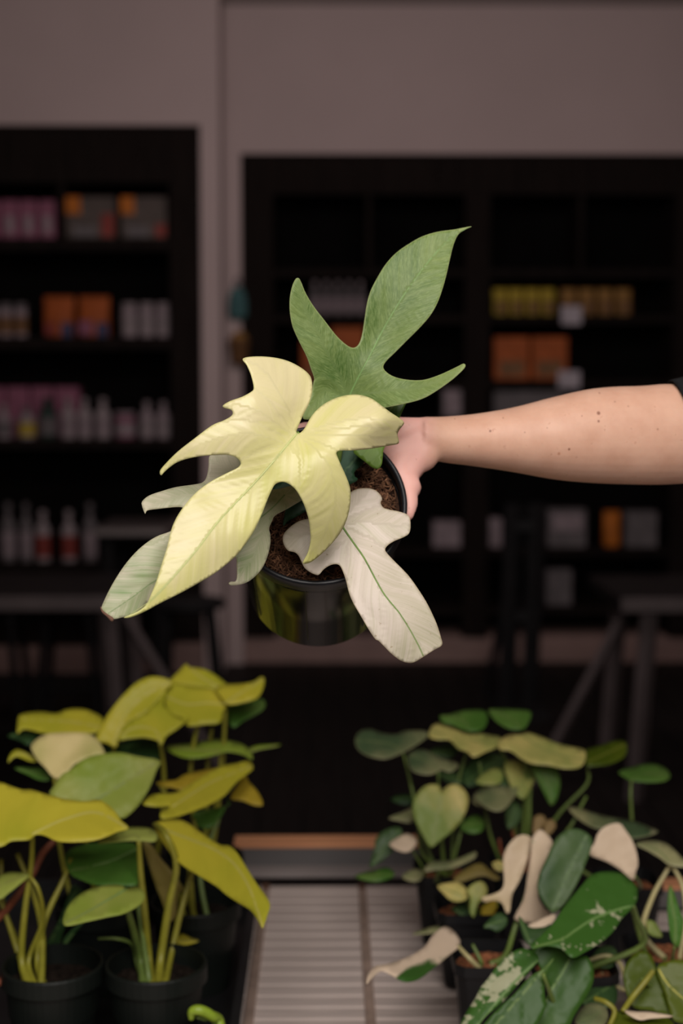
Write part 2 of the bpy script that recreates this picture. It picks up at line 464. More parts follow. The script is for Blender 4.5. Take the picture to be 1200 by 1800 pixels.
# ------------------------------------------------------------------ the room
def struct(o): o['kind'] = 'structure'; return o
def gx(px, Y): return P(px, 690, Y).x
def gz(py, Y): return P(580, py, Y).z
YL, YR = 7.90, 8.20
CEIL = 3.80
XL, XR = -3.4, 3.4
fl = struct(box('floor', (XL, -0.6, -0.06), (XR, 9.0, -0.018), M['sub']))
pw = 0.165
pv, pf = box_data((0, 0, -0.009), (pw - 0.006, 9.4, 0.018), 0.002)
first = None
k = 0
x = XL + pw / 2
while x < XR:
    if first is None:
        first = mesh_obj('plank', [v + Vector((x, 4.2, 0)) for v in pv], pf, M['plank'], fl)
        x0p = x
    else:
        dup_part(first, fl, (x - x0p, 0, 0))
    x += pw
struct(box('ceiling', (XL, -0.6, CEIL), (XR, 9.0, CEIL + 0.08), M['ceiling']))
xo = gx(355, YL); xc = gx(389, YL)
v, f = merge([box_data(((XL + xc) / 2, YL + 0.35, (gz(220, YL) + CEIL) / 2), (xc - XL, 0.70, CEIL - gz(220, YL))),
              box_data(((xo + xc) / 2, YL + 0.35, gz(220, YL) / 2), (xc - xo, 0.70, gz(220, YL)))])
struct(mesh_obj('wall_left', v, f, M['wall']))
xs = gx(425, YR)
v, f = merge([box_data(((xc + XR) / 2, YR + 0.2, (gz(270, YR) + CEIL) / 2), (XR - xc, 0.40, CEIL - gz(270, YR))),
              box_data(((xc + xs) / 2, YR + 0.2, gz(270, YR) / 2), (xs - xc, 0.40, gz(270, YR)))])
struct(mesh_obj('wall_right', v, f, M['wall']))
struct(box('wall_back', (XL, 8.72, 0), (XR, 8.85, CEIL), M['wall']))
struct(box('wall_side_left', (XL - 0.1, 2.5, 0), (XL, 8.85, CEIL), M['wall']))
struct(box('wall_side_right', (XR, 2.5, 0), (XR + 0.1, 8.85, CEIL), M['wall']))
struct(box('trim_1', (xc + 0.002, YR - 0.03, CEIL - 0.05), (XR, YR, CEIL), M['ceiling']))

# ------------------------------------------------------------------ bookcases
def bookcase(label, x0, x1, yf, yb, ztop, stiles, rails, shelves, dividers, plinth_z):
    t = thing('bookcase', label, 'bookcase', ((x0 + x1) / 2, yf, 0))
    box('back_panel', (x0, yb - 0.02, 0), (x1, yb, ztop), M['shelfback'], t)
    for a, b in stiles: box('stile', (a, yf, plinth_z), (b, yb - 0.02, ztop), M['espresso'], t, bev=0.004)
    for a, b in rails: box('rail', (x0, yf + 0.004, a), (x1, yf + 0.06, b), M['espresso'], t, bev=0.004)
    for a, b, z, h in shelves: box('shelf', (a, yf + 0.012, z - h), (b, yb - 0.02, z), M['espresso'], t, bev=0.003)
    for xx, za, zb in dividers: box('divider', (xx - 0.018, yf + 0.014, za), (xx + 0.018, yb - 0.02, zb), M['espresso'], t, bev=0.003)
    box('plinth', (x0, yf + 0.03, 0), (x1, yb - 0.02, plinth_z), M['plinth'], t)
    return t
YA = YL + 0.02
zA = {r: gz(p, YA) for r, p in ((1, 418), (2, 592), (3, 772), (4, 990))}
xa1 = xo - 0.004
bookcase('dark espresso wood bookcase left of the pale pillar', XL + 0.02, xa1, YA, YA + 0.42, gz(221, YL) - 0.004,
         [(gx(300, YA), xa1), (XL + 0.02, XL + 0.14)], [(gz(322, YA), gz(226, YA))],
         [(XL + 0.14, gx(300, YA), zA[r], 0.07 if r < 3 else 0.055) for r in zA] + [(XL + 0.14, gx(300, YA), gz(1118, YA) , 0.05)],
         [(gx(112, YA), zA[1], gz(322, YA))], gz(1126, YA))
YB = YR + 0.02
zB = {r: gz(p, YB) for r, p in ((1, 472), (2, 553), (3, 668), (4, 736), (5, 965), (6, 1068))}
xb0, xb1 = gx(426, YB), gx(1262, YB)
zt = gz(271, YR) - 0.004
bookcase('dark espresso wood bookcase right of the pale pillar', xb0, xb1, YB, YB + 0.42, zt,
         [(xb0, gx(482, YB)), (gx(815, YB), gx(860, YB)), (gx(1182, YB), xb1)], [(gz(342, YB), gz(275, YB))],
         [(gx(482, YB), gx(815, YB), z, 0.05) for z in zB.values()] + [(gx(860, YB), gx(1182, YB), z, 0.05) for z in zB.values()],
         [(gx(648, YB), zB[1], gz(342, YB)), (gx(1018, YB), zB[1], gz(342, YB))], gz(1120, YB))

# goods on the shelves
def cm(name, c, r=0.6): return plain(name, tuple(k * 0.78 for k in c), r, 0.22, 14, spec=0.15)
ORD = ['leftmost', 'second from left', 'third from left', 'fourth from left', 'fifth from left']
GM = {'pink': cm('dusty_pink_card', (0.30, 0.105, 0.165)), 'carton': cm('grey_brown_card', (0.11, 0.085, 0.075)), 'orange': cm('orange_print', (0.55, 0.16, 0.02)),
      'red': cm('red_print', (0.27, 0.05, 0.04)), 'white': cm('offwhite_plastic', (0.34, 0.28, 0.29)), 'mauve': cm('mauve_white_plastic', (0.33, 0.26, 0.28)),
      'brown': cm('brown_label', (0.22, 0.11, 0.05)), 'blue': cm('navy_print', (0.05, 0.06, 0.13)), 'deeporange': cm('deep_orange_pouch', (0.42, 0.10, 0.025)),
      'yellow': cm('yellow_print', (0.50, 0.36, 0.05)), 'darkgreen': cm('dark_green_plastic', (0.025, 0.05, 0.04)), 'grey': cm('grey_plastic', (0.16, 0.14, 0.145)),
      'tag': cm('paper_tag', (0.52, 0.46, 0.50), 0.8), 'teal': cm('teal_fabric', (0.07, 0.16, 0.165), 0.8), 'ochre': cm('ochre_print', (0.36, 0.19, 0.06))}
def goods_box(px0, px1, pyt, Y, zb, mat, label, cat, group=None, patches=(), depth=0.16, name='carton'):
    x0, x1 = gx(px0, Y), gx(px1, Y); h = gz(pyt, Y) - zb
    t = thing(name, label, cat, ((x0 + x1) / 2, Y + depth / 2, zb), group)
    box('body', (x0, Y, zb), (x1, Y + depth, zb + h), mat, t, bev=0.005)
    for (u0, u1, v0, v1, pm) in patches:
        box('printed_panel', (x0 + (x1 - x0) * u0, Y - 0.002, zb + h * v0), (x0 + (x1 - x0) * u1, Y + 0.004, zb + h * v1), pm, t)
    return t
def pouch(px0, px1, pyt, Y, zb, mat, label, cat, group=None, patches=()):
    """A filled stand-up pouch: thick at the base, pinched flat at the sealed top."""
    x0, x1 = gx(px0, Y), gx(px1, Y); h = gz(pyt, Y) - zb
    t = thing('pouch', label, cat, ((x0 + x1) / 2, Y + 0.06, zb), group)
    V, F = [], []
    seg = 16
    prof = [(0.0, 0.96, 0.055), (0.08, 1.0, 0.06), (0.4, 0.99, 0.05), (0.72, 0.97, 0.03), (0.9, 0.97, 0.010), (1.0, 0.97, 0.005)]
    for hh, wx, dy in prof:
        for k in range(seg):
            a = 2 * math.pi * k / seg
            cx = math.copysign(abs(math.cos(a)) ** 0.6, math.cos(a)); sy = math.sin(a)
            V.append(Vector(((x0 + x1) / 2 + cx * wx * (x1 - x0) / 2, Y + 0.06 + sy * dy, zb + h * hh)))
    for i in range(len(prof) - 1):
        for k in range(seg): F.append([i * seg + k, i * seg + (k + 1) % seg, (i + 1) * seg + (k + 1) % seg, (i + 1) * seg + k])
    F.append(list(range(seg))[::-1]); F.append([(len(prof) - 1) * seg + k for k in range(seg)])
    mesh_obj('body', V, F, mat, t, smooth=True)
    for (u0, u1, v0, v1, pm) in patches:
        box('printed_panel', (x0 + (x1 - x0) * u0, Y - 0.004, zb + h * v0), (x0 + (x1 - x0) * u1, Y + 0.045, zb + h * v1), pm, t, bev=0.003)
    return t
def jar(px0, px1, pyt, Y, zb, mb, ml, mlab, label, group=None, neck=0.0, cat='jar', name='jar'):
    x0, x1 = gx(px0, Y), gx(px1, Y); r = (x1 - x0) / 2; h = gz(pyt, Y) - zb; c = Vector(((x0 + x1) / 2, Y + r, zb))
    t = thing(name, label, cat, c, group)
    nr = r * (0.42 if neck else 0.86); hb = h * (0.68 if neck else 0.80)
    v, f = lathe_data([(r * 0.94, 0), (r, 0.006), (r, hb * 0.93), (nr, hb + (h * 0.08 if neck else 0)), (nr, h * 0.84)], c, seg=16)
    mesh_obj('body', v, f, mb, t, smooth=True)
    v, f = lathe_data([(nr * 1.12, h * 0.84), (nr * 1.12, h * 0.985), (nr * 1.0, h)], c, seg=16)
    mesh_obj('lid', v, f, ml, t, smooth=True)
    v, f = lathe_data([(r * 1.012, hb * 0.15), (r * 1.012, hb * 0.75)], c, seg=16, closed=True)
    mesh_obj('label_band', v, f, mlab, t, smooth=True)
    return t
YS = YA + 0.06
for i, (a, b) in enumerate(((-32, 4), (8, 38), (41, 70), (74, 102))):
    goods_box(a, b, 352, YS, zA[1], GM['pink'], 'dusty pink box on the top shelf, %s of four' % ORD[i], 'box', 'pink boxes on the top shelf', [(0.25, 0.75, 0.15, 0.6, GM['mauve'])], 0.14)
for a, b, lab in ((121, 206, 'grey carton with orange corner and red patch on the top shelf'), (216, 296, 'grey carton with orange corner at the right end of the top shelf')):
    goods_box(a, b, 346, YS, zA[1], GM['carton'], lab, 'carton', None, [(0.0, 0.30, 0.58, 1.0, GM['orange'])] + ([(0.72, 0.98, 0.05, 0.6, GM['red'])] if a < 200 else [(0.75, 0.98, 0.05, 0.35, GM['red'])]) + [(0.15, 0.6, 0.05, 0.3, GM['grey'])])
for i, (a, b) in enumerate(((-26, -3), (-1, 22), (25, 48))):
    jar(a, b, 533, YS, zA[2], GM['mauve'], GM['grey'], GM['brown'], 'pale jar with a brown label on the second shelf, %s of three' % ORD[i], 'brown-labelled jars on the second shelf')
pouch(75, 131, 520, YS, zA[2], GM['deeporange'], 'deep orange pouch beside the brown-labelled jars', 'pouch', None, [(0.62, 0.95, 0.0, 0.35, GM['blue']), (0.1, 0.45, 0.05, 0.35, GM['red'])])
pouch(136, 193, 520, YS, zA[2], GM['deeporange'], 'deep orange pouch beside the row of mauve white jars', 'pouch', None, [(0.62, 0.95, 0.0, 0.35, GM['blue']), (0.08, 0.5, 0.05, 0.4, GM['pink'])])
for i, (a, b) in enumerate(((213, 241), (244, 271), (274, 298))):
    jar(a, b, 532, YS, zA[2], GM['mauve'], GM['white'], GM['white'], 'mauve white jar right of the orange pouches, %s of three' % ORD[i], 'mauve jars on the second shelf')
for i, (a, b) in enumerate(((-30, 8), (12, 50), (54, 92), (96, 138))):
    goods_box(a, b, 680, YS + 0.16, zA[3], GM['pink'], 'pink box behind the bottles on the third shelf, %s of four' % ORD[i], 'box', 'pink boxes behind the bottles', (), 0.12)
jar(-12, 16, 712, YS, zA[3], GM['mauve'], GM['white'], GM['grey'], 'pale bottle at the photo left edge of the third shelf', None, 1, 'bottle', 'bottle')
jar(28, 58, 716, YS, zA[3], GM['white'], GM['grey'], GM['yellow'], 'bottle with a yellow label beside the dark green bottle', None, 1, 'bottle', 'bottle')
jar(63, 97, 698, YS, zA[3], GM['darkgreen'], GM['darkgreen'], GM['grey'], 'dark green bottle on the third shelf', None, 1, 'bottle', 'bottle')
for i, (a, b) in enumerate(((104, 130), (133, 159), (164, 192))):
    jar(a, b, 700, YS, zA[3], GM['white'], GM['white'], GM['mauve'], 'white bottle right of the dark green bottle, %s of three' % ORD[i], 'white bottles on the third shelf', 1, 'bottle', 'bottle')
jar(198, 235, 724, YS, zA[3], GM['pink'], GM['mauve'], GM['mauve'], 'short pinkish jar between white bottles on the third shelf')
for i, (a, b) in enumerate(((243, 269), (272, 298))):
    jar(a, b, 706, YS, zA[3], GM['mauve'], GM['white'], GM['white'], ['white bottle second from the right end of the third shelf', 'white bottle at the right end of the third shelf'][i], 'white bottles at the end of the third shelf', 1, 'bottle', 'bottle')
for i, (a, b) in enumerate(((55, 82), (101, 128))):
    jar(a, b, 898, YS, zA[4], GM['white'], GM['white'], GM['red'], 'white bottle with a red label on the fourth shelf, %s of two' % ['left', 'right'][i], 'red-labelled bottles', 1, 'bottle', 'bottle')
for i, (a, b) in enumerate(((-6, 20), (28, 50), (140, 165))):
    jar(a, b, 885, YS, zA[4], GM['grey'], GM['grey'], GM['mauve'], 'grey bottle on the fourth shelf, %s of three' % ORD[i], 'grey bottles on the fourth shelf', 1, 'bottle', 'bottle')
YT = YB + 0.06
for i in range(5):
    jar(545 + i * 20, 562 + i * 20, 494, YT, zB[2], GM['grey'], GM['white'], GM['mauve'], 'small white bottle in the row behind the green leaf, %s' % ORD[i], 'white bottles behind the green leaf', 1, 'bottle', 'bottle')
for i in range(4):
    pouch(866 + i * 28, 892 + i * 28, 506, YT, zB[2], GM['yellow'], 'small yellow pouch on the right bookcase, %s of four' % ORD[i], 'pouch', 'yellow pouches', [(0.2, 0.8, 0.1, 0.5, GM['brown'])])
for i in range(4):
    pouch(986 + i * 32, 1014 + i * 32, 506, YT, zB[2], GM['ochre'], 'small brown pouch right of the yellow pouches, %s of four' % ORD[i], 'pouch', 'brown pouches', [(0.2, 0.8, 0.1, 0.5, GM['brown'])])
goods_box(868, 930, 592, YT, zB[3], GM['deeporange'], 'orange carton on the right bookcase, left one of two', 'carton', None, [(0.15, 0.85, 0.1, 0.45, GM['brown'])])
goods_box(934, 997, 592, YT, zB[3], GM['deeporange'], 'orange carton on the right bookcase, right one of two', 'carton', None, [(0.15, 0.85, 0.1, 0.45, GM['brown'])])
goods_box(530, 577, 600, YT, zB[3], GM['deeporange'], 'orange carton seen left of the held green leaf', 'carton', None, [(0.2, 0.8, 0.1, 0.4, GM['brown'])])
goods_box(582, 640, 575, YT, zB[3], GM['deeporange'], 'orange carton showing through the notch of the green leaf', 'carton', None, [(0.2, 0.8, 0.1, 0.4, GM['brown'])])
def price_tag(px0, px1, py0, py1, label):
    t = thing('price_tag', label, 'tag', (gx((px0 + px1) / 2, YB), YB, gz(py1, YB)), 'blank price tags')
    box('card', (gx(px0, YB), YB - 0.012, gz(py1, YB)), (gx(px1, YB), YB - 0.007, gz(py0, YB)), GM['tag'], t)
    box('clip', (gx(px0 + 10, YB), YB - 0.007, gz(py0 + 12, YB)), (gx(px1 - 10, YB), YB + 0.014, gz(py0 + 3, YB)), GM['grey'], t)
price_tag(984, 1019, 538, 570, 'pale price tag below the brown pouches')
price_tag(980, 1018, 652, 682, 'pale price tag below the orange cartons')
goods_box(778, 812, 668, YT - 0.02, zB[4], GM['grey'], 'grey white carton just above the forearm', 'carton', None, [(0.1, 0.9, 0.1, 0.9, GM['mauve'])])
goods_box(868, 992, 686, YT, zB[4], GM['grey'], 'long low grey carton above the forearm', 'carton')
goods_box(762, 812, 918, YT, zB[5], GM['mauve'], 'pale carton on the low shelf under the forearm', 'carton')
goods_box(862, 884, 912, YT, zB[5], GM['mauve'], 'narrow pale carton beside the dark stand', 'carton')
goods_box(966, 1034, 896, YT, zB[5], GM['grey'], 'wide grey carton on the low shelf under the forearm', 'carton', None, [(0.1, 0.9, 0.45, 0.9, GM['mauve'])])
pouch(1066, 1097, 900, YT, zB[5], GM['orange'], 'orange pouch on the low shelf at right', 'pouch')
goods_box(1104, 1160, 900, YT, zB[5], GM['grey'], 'grey carton right of the orange pouch', 'carton')
goods_box(965, 1010, 1002, YT, zB[6], GM['grey'], 'small grey carton on the lowest shelf', 'carton')
# small things hung on the narrow wall strip
t = thing('hanging_bag', 'small teal cloth bag hung on the wall strip beside the pillar', 'bag', (gx(418, YR), YR - 0.03, gz(562, YR)))
xx0, xx1 = gx(402, YR), gx(436, YR)
V, F = [], []
for i, (hh, ww, dd) in enumerate(((0, 0.7, 0.012), (0.15, 1.0, 0.028), (0.6, 0.95, 0.024), (0.85, 0.7, 0.012), (1.0, 0.35, 0.006))):
    for k in range(14):
        a = 2 * math.pi * k / 14
        V.append(Vector(((xx0 + xx1) / 2 + math.cos(a) * ww * (xx1 - xx0) / 2, YR - 0.032 + math.sin(a) * dd, gz(562, YR) + hh * (gz(505, YR) - gz(562, YR)))))
for i in range(4):
    for k in range(14): F.append([i * 14 + k, i * 14 + (k + 1) % 14, (i + 1) * 14 + (k + 1) % 14, (i + 1) * 14 + k])
F += [list(range(14))[::-1], [56 + k for k in range(14)]]
mesh_obj('body', V, F, GM['teal'], t, smooth=True)
v, f = tube_data([(xx0 + 0.03, YR - 0.03, gz(512, YR)), ((xx0 + xx1) / 2, YR - 0.012, gz(488, YR)), (xx1 - 0.03, YR - 0.03, gz(512, YR))], [0.006] * 3, 6)
mesh_obj('strap', v, f, GM['grey'], t, smooth=True)
t = thing('wall_basket', 'small brown basket hung below the teal bag', 'basket', (gx(424, YR), YR - 0.07, gz(640, YR)))
v, f = lathe_data([(0.03, 0), (0.045, 0.01), (0.06, 0.13), (0.066, 0.135), (0.060, 0.14), (0.045, 0.03)], (gx(422, YR), YR - 0.07, gz(640, YR)), seg=16)
mesh_obj('body', v, f, GM['brown'], t, smooth=True)
v, f = lathe_data([(0.05, 0.07), (0.056, 0.12), (0.035, 0.175), (0.01, 0.185)], (gx(422, YR), YR - 0.07, gz(640, YR)), seg=14)
mesh_obj('contents', v, f, GM['ochre'], t, smooth=True)

# ------------------------------------------------------------------ tables and stands in the aisle
def bar(name, a, b, w, mat, parent, d=None):
    v, f = tube_data([a, b], [w, w], 4)
    return mesh_obj(name, v, f, mat, parent)
def aisle_table(label, x0, x1, yf, ztop, legx, splay_top, splay_bot, out):
    t = thing('folding_table', label, 'table', ((x0 + x1) / 2, yf + 0.35, 0))
    box('tabletop', (x0, yf + 0.012, ztop - 0.050), (x1, yf + 0.70, ztop), M['tabletop'], t, bev=0.006)
    box('front_edge', (x0, yf, ztop - 0.055), (x1, yf + 0.0115, ztop - 0.001), M['tablegrey'], t, bev=0.002)
    for yy in (yf + 0.06, yf + 0.62):
        bar('leg', (legx, yy, ztop - 0.05), (legx - out * 0.05, yy, 0.0), 0.035, M['tablegrey'], t)
    far = x0 + 0.1 if out < 0 else x1 - 0.1
    for yy in (yf + 0.06, yf + 0.62): bar('leg', (far, yy, ztop - 0.05), (far, yy, 0.0), 0.035, M['tablegrey'], t)
    bar('splayed_leg', splay_top, splay_bot, 0.022, M['tablegrey'], t)
    return t
ztab = gz(1052, 5.34)
a = P(1100, 1062, 5.62); b = P(936, 1398, 5.62)
aisle_table('grey metal folding table with a splayed leg at the right edge', gx(1098, 5.34), gx(1098, 5.34) + 1.4, 5.34, ztab, gx(1149, 5.40), (a.x + 0.02, a.y, ztab - 0.05), (b.x, b.y, 0.0), 1)
a = P(212, 1072, 5.62); b = P(405, 1398, 5.62)
aisle_table('grey metal folding table with a splayed leg behind the left plants', gx(207, 5.34) - 1.4, gx(207, 5.34), 5.34, gz(1048, 5.34), gx(183, 5.40), (a.x - 0.02, a.y, ztab - 0.05), (b.x, b.y, 0.0), -1)
# steel counter whose chrome edge catches the light behind the left table
t = thing('steel_counter', 'steel counter with a bright front edge behind the left folding table', 'counter', (gx(226, 6.9), 7.17, 0))
xk0, xk1 = gx(160, 6.9), gx(292, 6.9); zk = gz(927, 6.9)
box('worktop', (xk0, 6.9, zk - 0.05), (xk1, 7.45, zk), M['steel'], t, bev=0.012)
for xx in (xk0 + 0.06, xk1 - 0.06):
    for yy in (6.96, 7.38): bar('leg', (xx, yy, zk - 0.05), (xx, yy, 0), 0.026, M['blackmetal'], t)
box('lower_shelf', (xk0 + 0.04, 6.95, 0.28), (xk1 - 0.04, 7.40, 0.31), M['blackmetal'], t)
for i, px in enumerate((-20, 118, 330)):
    xx = gx(px, 6.45)
    s = thing('stool', ['black stool behind the left folding table, leftmost', 'black stool behind the left folding table, near its leg', 'black stool right of the steel counter'][i], 'stool', (xx, 6.45, 0))
    v, f = lathe_data([(0.15, 0.60), (0.165, 0.612), (0.165, 0.632), (0.15, 0.64)], (xx, 6.45, 0), seg=20)
    mesh_obj('seat', v, f, M['blackmetal'], s, smooth=False)
    for sx in (-1, 1):
        for sy in (-1, 1): bar('leg', (xx + sx * 0.09, 6.45 + sy * 0.09, 0.61), (xx + sx * 0.15, 6.45 + sy * 0.15, 0), 0.018, M['blackmetal'], s)
    for sy in (-1, 1): bar('stretcher', (xx - 0.125, 6.45 + sy * 0.125, 0.25), (xx + 0.125, 6.45 + sy * 0.125, 0.25), 0.010, M['blackmetal'], s)
t = thing('display_stand', 'tall black two-post display stand below the forearm', 'stand', (gx(920, 7.0), 7.0, 0))
for p0, p1 in ((905, 893), (946, 934)):
    bar('post', (gx(p0, 7.0), 7.0, gz(885, 7.0)), (gx(p1, 7.0), 6.95, 0.02), 0.042, M['blackmetal'], t)
for zz in (0.9, 0.45): box('crossbar', (gx(898, 7.0), 6.965, zz), (gx(944, 7.0), 6.995, zz + 0.05), M['blackmetal'], t)
box('foot', (gx(872, 7.0), 6.75, 0), (gx(960, 7.0), 7.2, 0.03), M['blackmetal'], t)
bar('rear_prop', (gx(925, 7.0), 7.03, 1.0), (gx(858, 7.3), 7.32, 0), 0.02, M['blackmetal'], t)

# ------------------------------------------------------------------ plant bench
BH = CAMZ - 0.81                              # height of the bench top
YE = 2.288
bench = thing('plant_bench', 'slatted metal plant bench with a cedar-topped grey end board', 'bench', (0, 1.6, 0))
railx = [-0.86, -0.264, -0.106, 0.052, 0.21, 0.86]
pitch = 0.036
for i in range(len(railx) - 1):
    xa, xb_ = railx[i] + 0.006, railx[i + 1] - 0.006
    src = None; y = (YE - 0.018) if 0 < i < 4 else 2.15; k = 0
    while y > 1.05:
        if src is None:
            bm = bmesh.new()
            prof = [(-0.0172, -0.012), (-0.0172, -0.0022), (-0.0145, -0.0005), (0.0145, -0.0005), (0.0172, -0.0022), (0.0172, -0.012)]
            V = [Vector((xx, y + p, BH + q)) for xx in (xa, xb_) for p, q in prof]
            F = [[j, (j + 1) % 6, 6 + (j + 1) % 6, 6 + j] for j in range(6)] + [list(range(6))[::-1], list(range(6, 12))]
            src = fix_normals(mesh_obj('slat', V, F, M['slat'], bench)); y0s = y
            bm.free()
        else: dup_part(src, bench, (0, y - y0s, 0))
        y -= pitch
for xx in railx:
    w = 0.0065
    box('rail', (xx - w, 1.04, BH - 0.03), (xx + w, YE - 0.03, BH + 0.004), M['rail'], bench, bev=0.001)
    box('rail_end', (xx - w * 0.9, YE - 0.03, BH - 0.03), (xx + w * 0.9, YE + 0.002, BH + 0.0025), M['rust'], bench)
box('cross_beam', (-0.9, YE + 0.012, BH - 0.06), (0.9, YE + 0.06, BH - 0.022), M['blackmetal'], bench)
xe0, xe1 = gx(405, 2.39), gx(738, 2.39)
box('ledge', (xe0, YE + 0.070, BH - 0.012), (xe1, YE + 0.098, BH - 0.001), M['ledge'], bench)
box('end_board', (xe0, YE + 0.099, BH - 0.02), (xe1, YE + 0.13, BH + 0.030), M['lipgrey'], bench)
box('cedar_cap', (xe0, YE + 0.097, BH + 0.0305), (xe1, YE + 0.150, BH + 0.037), M['lipwood'], bench, bev=0.001)
xe2 = gx(1060, 2.19)
box('end_board', (xe2, 2.175, BH + 0.0005), (0.86, 2.202, BH + 0.030), M['lipgrey'], bench)
box('cedar_cap', (xe2, 2.173, BH + 0.0305), (0.86, 2.215, BH + 0.036), M['lipwood'], bench, bev=0.001)
for xx in (-0.84, 0.84):
    for yy in (1.1, 2.26): box('leg', (xx - 0.025, yy - 0.025, 0), (xx + 0.025, yy + 0.025, BH - 0.05), M['blackmetal'], bench)
for yy in (1.1, 1.7): box('cross_beam', (-0.88, yy - 0.02, BH - 0.06), (0.88, yy + 0.02, BH - 0.031), M['blackmetal'], bench)
# ------------------------------------------------------------------ the held plant
PC = P(557, 884, 1.33)                          # centre of the pot's rim
EL = math.radians(32.4)
PN = Vector((0, -math.cos(EL), math.sin(EL)))   # the pot's axis, tipped towards the viewer
E1 = Vector((1, 0, 0)); E2 = Vector((0, math.sin(EL), math.cos(EL)))
RIM, PH = 0.0848, 0.178
def wall_r(t): return RIM - 0.004 - (RIM - 0.004 - 0.0735) * t / PH
def pot_pt(phi, t, r):
    a = math.radians(phi)
    return PC + E1 * (r * math.cos(a)) + E2 * (r * math.sin(a)) - PN * t
hero = thing('potted_philodendron', 'lobed cream and green philodendron in a black pot held up in mid-air', 'plant', PC - PN * PH)
v, f = lathe_data([(0.0, -PH + 0.004), (0.060, -PH + 0.004), (0.0705, -PH), (0.0737, -PH + 0.004), (wall_r(0.03), -0.03), (wall_r(0.014), -0.014),
                   (wall_r(0.014) - 0.0018, -0.014), (wall_r(0.05) - 0.002, -0.05), (0.071, -PH + 0.006), (0.0, -PH + 0.006)], PC, PN, 72, closed=True)
pot = fix_normals(mesh_obj('pot', v, f, M['blackplastic'], hero, smooth=True))
v, f = lathe_data([(wall_r(0.014) - 0.0005, -0.0165), (RIM - 0.0006, -0.0160), (RIM, -0.0145), (RIM, -0.002), (RIM - 0.0010, 0.0), (RIM - 0.0035, 0.0004), (RIM - 0.0048, -0.0008), (RIM - 0.0058, -0.016), (wall_r(0.014) - 0.0005, -0.0165)], PC, PN, 72, closed=True)
fix_normals(mesh_obj('rim', v, f, M['rimplastic'], pot, smooth=True))
for i in range(3):                              # moulded seam lines on the pot wall
    a = 270 + (-8, 38, -52)[i]
    v, f = tube_data([pot_pt(a, 0.02, wall_r(0.02) - 0.0002), pot_pt(a, 0.158, wall_r(0.158) - 0.0002)], [0.0006, 0.0006], 5)
    mesh_obj('seam', v, f, M['rimplastic'], pot)
# soil surface
def soil_disc(centre, nrm, e1, e2, R, amp, mat, parent, n=26, seg=64, seedk=0):
    rg = np.random.default_rng(seedk)
    V = [centre + nrm * 0.0]; F = []
    ph = rg.uniform(0, 6.28, (8, 3)); fr = rg.uniform(60, 420, (8, 2))
    for i in range(1, n + 1):
        r = R * i / n
        for k in range(seg):
            a = 2 * math.pi * (k + 0.5 * (i % 2)) / seg; x = r * math.cos(a); y = r * math.sin(a)
            h = sum(math.sin(x * fr[j][0] + ph[j][0]) * math.sin(y * fr[j][1] + ph[j][1]) for j in range(8)) / 3 + rg.normal(0, 0.55)
            edge = min(1, (R - r) / (0.08 * R) + 0.15)
            V.append(centre + e1 * x + e2 * y + nrm * (amp * h * edge))
    for k in range(seg): F.append([0, 1 + k, 1 + (k + 1) % seg])
    for i in range(n - 1):
        for k in range(seg):
            a, b = 1 + i * seg + k, 1 + i * seg + (k + 1) % seg
            F.append([a, a + seg, b + seg, b])
    return mesh_obj('soil', V, F, mat, parent)
SO = PC - PN * 0.017
soil = soil_disc(SO, PN, E1, E2, wall_r(0.017) - 0.002, 0.0022, M['soil'], hero, 46, 120, 3)
def fibres(n, lo, hi, rad, mat, name, seedk, R):
    rg = np.random.default_rng(seedk); parts = []
    for i in range(n):
        a = rg.uniform(0, 6.283); r = R * math.sqrt(rg.uniform(0, 1)); L = rg.uniform(lo, hi) / 2
        c = SO + E1 * (r * math.cos(a)) + E2 * (r * math.sin(a)) + PN * rg.uniform(0.0006, 0.0032)
        b = rg.uniform(0, 6.283); d = E1 * math.cos(b) + E2 * math.sin(b); s = E1 * -math.sin(b) + E2 * math.cos(b)
        bend = rg.uniform(-0.5, 0.5) * L
        pts = [c - d * L + PN * rg.normal(0, 0.0008), c + s * bend + PN * rg.uniform(0, 0.0022), c + d * L + PN * rg.normal(0, 0.0008)]
        ok = all((p - SO).length < R + 0.001 for p in pts)
        if ok: parts.append(tube_data(pts, [rad * rg.uniform(0.5, 1.3), rad, rad * 0.4], 4, 2))
    v, f = merge(parts)
    o = mesh_obj(name, v, f, mat, hero); o['kind'] = 'stuff'
    return o
fibres(1500, 0.005, 0.022, 0.00028, M['fibre'], 'coir_fibres', 11, 0.077)
fibres(1300, 0.002, 0.008, 0.0010, M['fibre2'], 'coir_chips', 12, 0.077)
fibres(220, 0.004, 0.010, 0.0009, M['fibre'], 'bark_bits', 13, 0.076)

# green upright leaf
gout = T([(1162, 60), (1110, 68), (1060, 78), (960, 92), (870, 120), (790, 165), (720, 215), (660, 280), (610, 360), (570, 440), (548, 520), (535, 610), (520, 700), (500, 752), (470, 771), (430, 755), (370, 700), (300, 610), (235, 525), (190, 450), (165, 390), (150, 364), (132, 368), (112, 410), (98, 480), (98, 560), (115, 650), (155, 740), (195, 820), (220, 890), (240, 950), (236, 975), (225, 1040), (200, 1110), (175, 1184),
          (250, 1186), (340, 1165), (410, 1120), (445, 1092), (500, 1130), (570, 1137), (660, 1120), (760, 1100), (870, 1070), (960, 1020), (1050, 955), (1110, 900), (1126, 874), (1114, 864), (1090, 875), (1040, 900), (960, 935), (880, 959), (800, 960), (720, 945), (668, 918), (644, 885), (660, 850), (710, 800), (780, 730), (860, 650), (920, 580), (960, 510), (990, 430), (1015, 340), (1035, 250), (1055, 170), (1080, 112), (1115, 82)], 480, 380, 3.3333)
